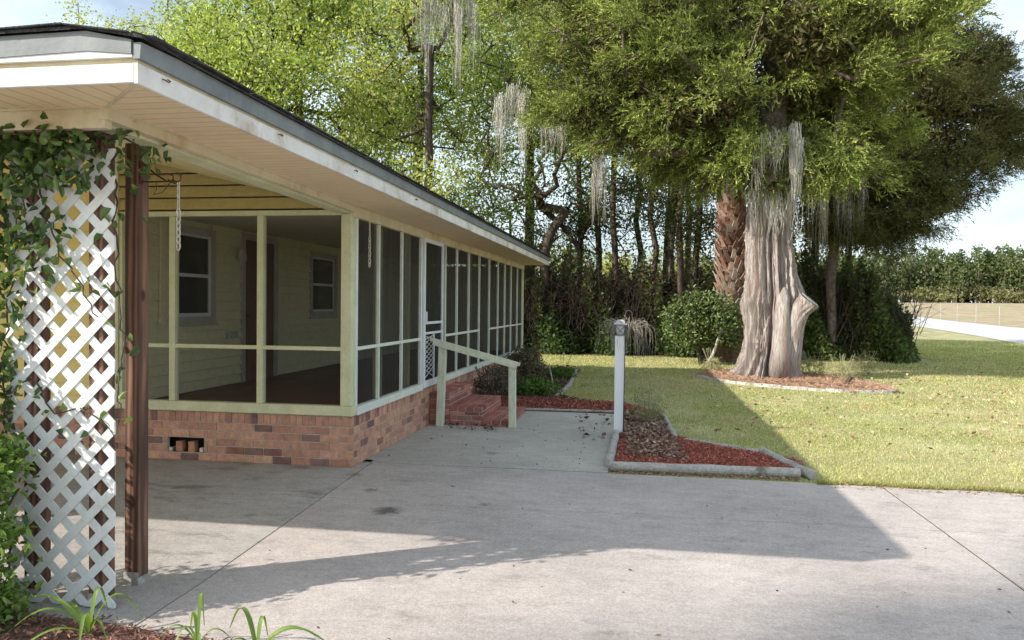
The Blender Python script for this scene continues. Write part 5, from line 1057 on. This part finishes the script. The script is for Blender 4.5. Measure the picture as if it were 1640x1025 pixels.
def bush():
    rng = np.random.default_rng(72); loc = np.array([-3.28, 3.30, 0]); root = empty('vine_bush', loc, 'bright green leafy bush against the lower left of the lattice', 'bush')
    bl = [(-.04, 0, .30, .36, .22, .30, 1.8), (-.08, 0, .70, .30, .2, .28, 1.7), (-.22, .05, 1.0, .22, .16, .22, .9), (.06, .0, .12, .28, .2, .14, .8), (.1, .08, .78, .16, .12, .10, .3), (-.6, 0, .6, .4, .3, .6, 1.5), (-.15, .1, 1.25, .12, .1, .12, .25), (-.55, -.42, .45, .36, .33, .42, 1.6), (-.95, -.85, .62, .4, .4, .55, 1.6)]
    att = crown_pts(rng, bl, 620, .4, .02); Vs = []; Fs = []; b = 0
    for s in range(7):
        at = att[s::7]; a = rng.uniform(-.35, .15); P, par, tips = skeleton(rng, [(a, 0, 0), (a*1.1, .02, .2), (a*1.1, .05, .5)], at, .3); V, F = wood_geo(P, par, .014, .0018, .5, 5); Vs.append(V); Fs.append(F+b); b += len(V)
    raw('stems', np.concatenate(Vs)+loc, np.concatenate(Fs), BARK, root, smooth=True)
    c = np.repeat(att, 17, 0)+rng.normal(0, .045, (len(att)*17, 3)); c = c[c[:, 2] > .01]; ax = rng.normal(size=c.shape)+np.array([0, -.3, .2])
    V, F, C = leaf_near(rng, c, ax, .050, .026, [(.17, .27, .06), (.24, .36, .09), (.11, .19, .045), (.30, .40, .14)], .2); raw('leaves', V+loc, F, LEAF, root, C)
bush()
def daylily(x, y, seed, leaves, label):
    rng = np.random.default_rng(seed); V = []; F = []; C = []; b = 0
    for a, L, lift, w_ in leaves:
        L = L*1.25; lift = lift*1.2; w_ = w_*1.3; n = 14; d = np.array([math.cos(a), math.sin(a), 0]); s = np.array([-math.sin(a), math.cos(a), 0]); col = np.array([.20, .30, .08])*rng.uniform(.8, 1.35)
        for k in range(n):
            t = k/(n-1); p = np.array([x, y, .015])+d*L*(t**1.15)+np.array([0, 0, lift*math.sin(min(t*1.25, 1.15)*math.pi*.78)]); w = w_*(1-t**2.5)*(.6+.4*min(1, t*4)); fold = np.array([0, 0, .35*w])
            V += [p-s*w+fold, p-fold*.4, p+s*w+fold]; C += [col]*3
            if k: F += [(b+3*k-3, b+3*k-2, b+3*k+1, b+3*k), (b+3*k-2, b+3*k-1, b+3*k+2, b+3*k+1)]
        b += 3*n
    o = raw('daylily', np.array(V), F, LEAF, None, np.array(C), smooth=True, base=(x, y, 0)); tag(o, label, 'plant', 'strap leaved plants in the flower bed')
daylily(-2.55, 3.29, 1, [(3.6, .30, .12, .011), (3.1, .42, .14, .012), (.3, .22, .16, .010), (4.3, .3, .07, .010), (1.6, .12, .17, .009), (5.2, .2, .12, .011), (2.6, .36, .08, .01), (5.8, .15, .08, .008)], 'arching strap leaved plant at the left below the lattice')
daylily(-1.98, 3.27, 2, [(1.6, .05, .20, .007), (3.5, .16, .09, .008), (5.3, .16, .08, .009), (.2, .14, .07, .007), (4.4, .12, .10, .008), (2.4, .1, .12, .007)], 'small upright strap leaved plant in the middle of the flower bed')
daylily(-1.68, 3.25, 3, [(2.6, .20, .15, .010), (.15, .30, .10, .012), (.5, .24, .09, .010), (5.8, .22, .08, .009), (3.7, .14, .07, .009), (1.5, .08, .13, .008), (4.8, .16, .07, .01)], 'strap leaved plant at the right corner of the flower bed')
rg = np.random.default_rng(8)
for i, (x, y, r_, lab) in enumerate([(-1.42, 3.24, .085, 'grey rounded stone at the corner of the flower bed'), (-1.28, 3.12, .06, 'smaller dark stone beside the bed corner')]):
    m = MB(); n1, n2 = 10, 16; vs = []
    for a in range(n1+1):
        for b in range(n2): th = math.pi*a/n1; ph = 2*math.pi*b/n2; q = r_*(1+.13*math.sin(3*ph+a)+.08*math.cos(5*ph)); vs.append((x+q*1.4*math.sin(th)*math.cos(ph), y+q*math.sin(th)*math.sin(ph), .02+q*.6*math.cos(th)))
    m.add(vs, [(a*n2+b, (a+1)*n2+b, (a+1)*n2+(b+1) % n2, a*n2+(b+1) % n2) for a in range(n1) for b in range(n2)]); tag(m.build('stone', LOG, base=(x, y, 0), smooth=True), lab, 'stone')
def tuft(x0, x1, y0, y1, n, label, h=.05):
    rng = np.random.default_rng(int(abs(x0)*100)); c = np.column_stack([rng.uniform(x0, x1, n), rng.uniform(y0, y1, n), np.full(n, .004)+rng.random(n)*h*.6]); ax = rng.normal(size=c.shape)*np.array([1, 1, .6])+np.array([0, 0, .8]); V, F, C = leaf_geo(rng, c, ax, .022, .008, [(.26, .36, .09), (.34, .42, .14), (.2, .28, .07)], .2); tag(raw('weed_patch', V, F, LEAF, None, C), label, None, None, 'stuff')
tuft(-.78, -.15, 3.18, 3.335, 1500, 'low green weeds sprouting at the bottom edge of the concrete')
tuft(-1.45, -1.2, 3.2, 3.4, 160, 'sparse weeds round the stones of the flower bed')
rg = np.random.default_rng(55); n = 16000; x = rg.uniform(1.6, 9, n); y = 7.40+np.abs(rg.normal(0, .05, n))+.02*np.sin(x*7); c = np.column_stack([x, y, np.full(n, .0)]); ax = np.column_stack([rg.normal(0, .5, n), rg.normal(-.5, .5, n), np.ones(n)])
V, F, C = leaf_geo(rg, c, ax, .05, .006, [(.40, .45, .17), (.52, .46, .26), (.30, .36, .12), (.42, .32, .2)], .3); tag(raw('edge_grass', V, F, GRASSM, None, C), 'ragged grass hanging over the driveway edge', None, None, 'stuff')
chips('leaf_debris', [[(1.7, 7.25), (8, 7.2), (8, 7.42), (1.7, 7.42)], [(-.25, 7.45), (1.5, 7.48), (1.5, 7.6), (-.25, 7.58)]], 1500, .03, .012, [(.30, .20, .13), (.2, .13, .09), (.42, .3, .2)], 'dry needles and crumbs along the driveway edge', .008, z=.006)
chips('leaf_debris', [[(-2.4, 3.4), (5, 3.4), (5, 7.2), (-2.4, 7.2)], [(-2.6, 7.6), (-.4, 7.6), (-.4, 11), (-2.4, 9.5)]], 170, .028, .014, [(.22, .14, .09), (.14, .09, .06)], 'scattered bits of leaf on the concrete', .004, z=.007)
chips('fallen_leaves', [[(.6, 10), (6, 8), (9, 14), (5, 15.4), (1.5, 16.5)], [(5.2, 15), (12, 15), (12, 24), (5.2, 22)]], 900, .07, .045, [(.36, .22, .14), (.25, .15, .1), (.5, .38, .25)], 'scattered brown leaves on the lawn', .03, z=.02)
print('objects', len(bpy.data.objects), 'polys', sum(len(o.data.polygons) for o in bpy.data.objects if o.type == 'MESH'))
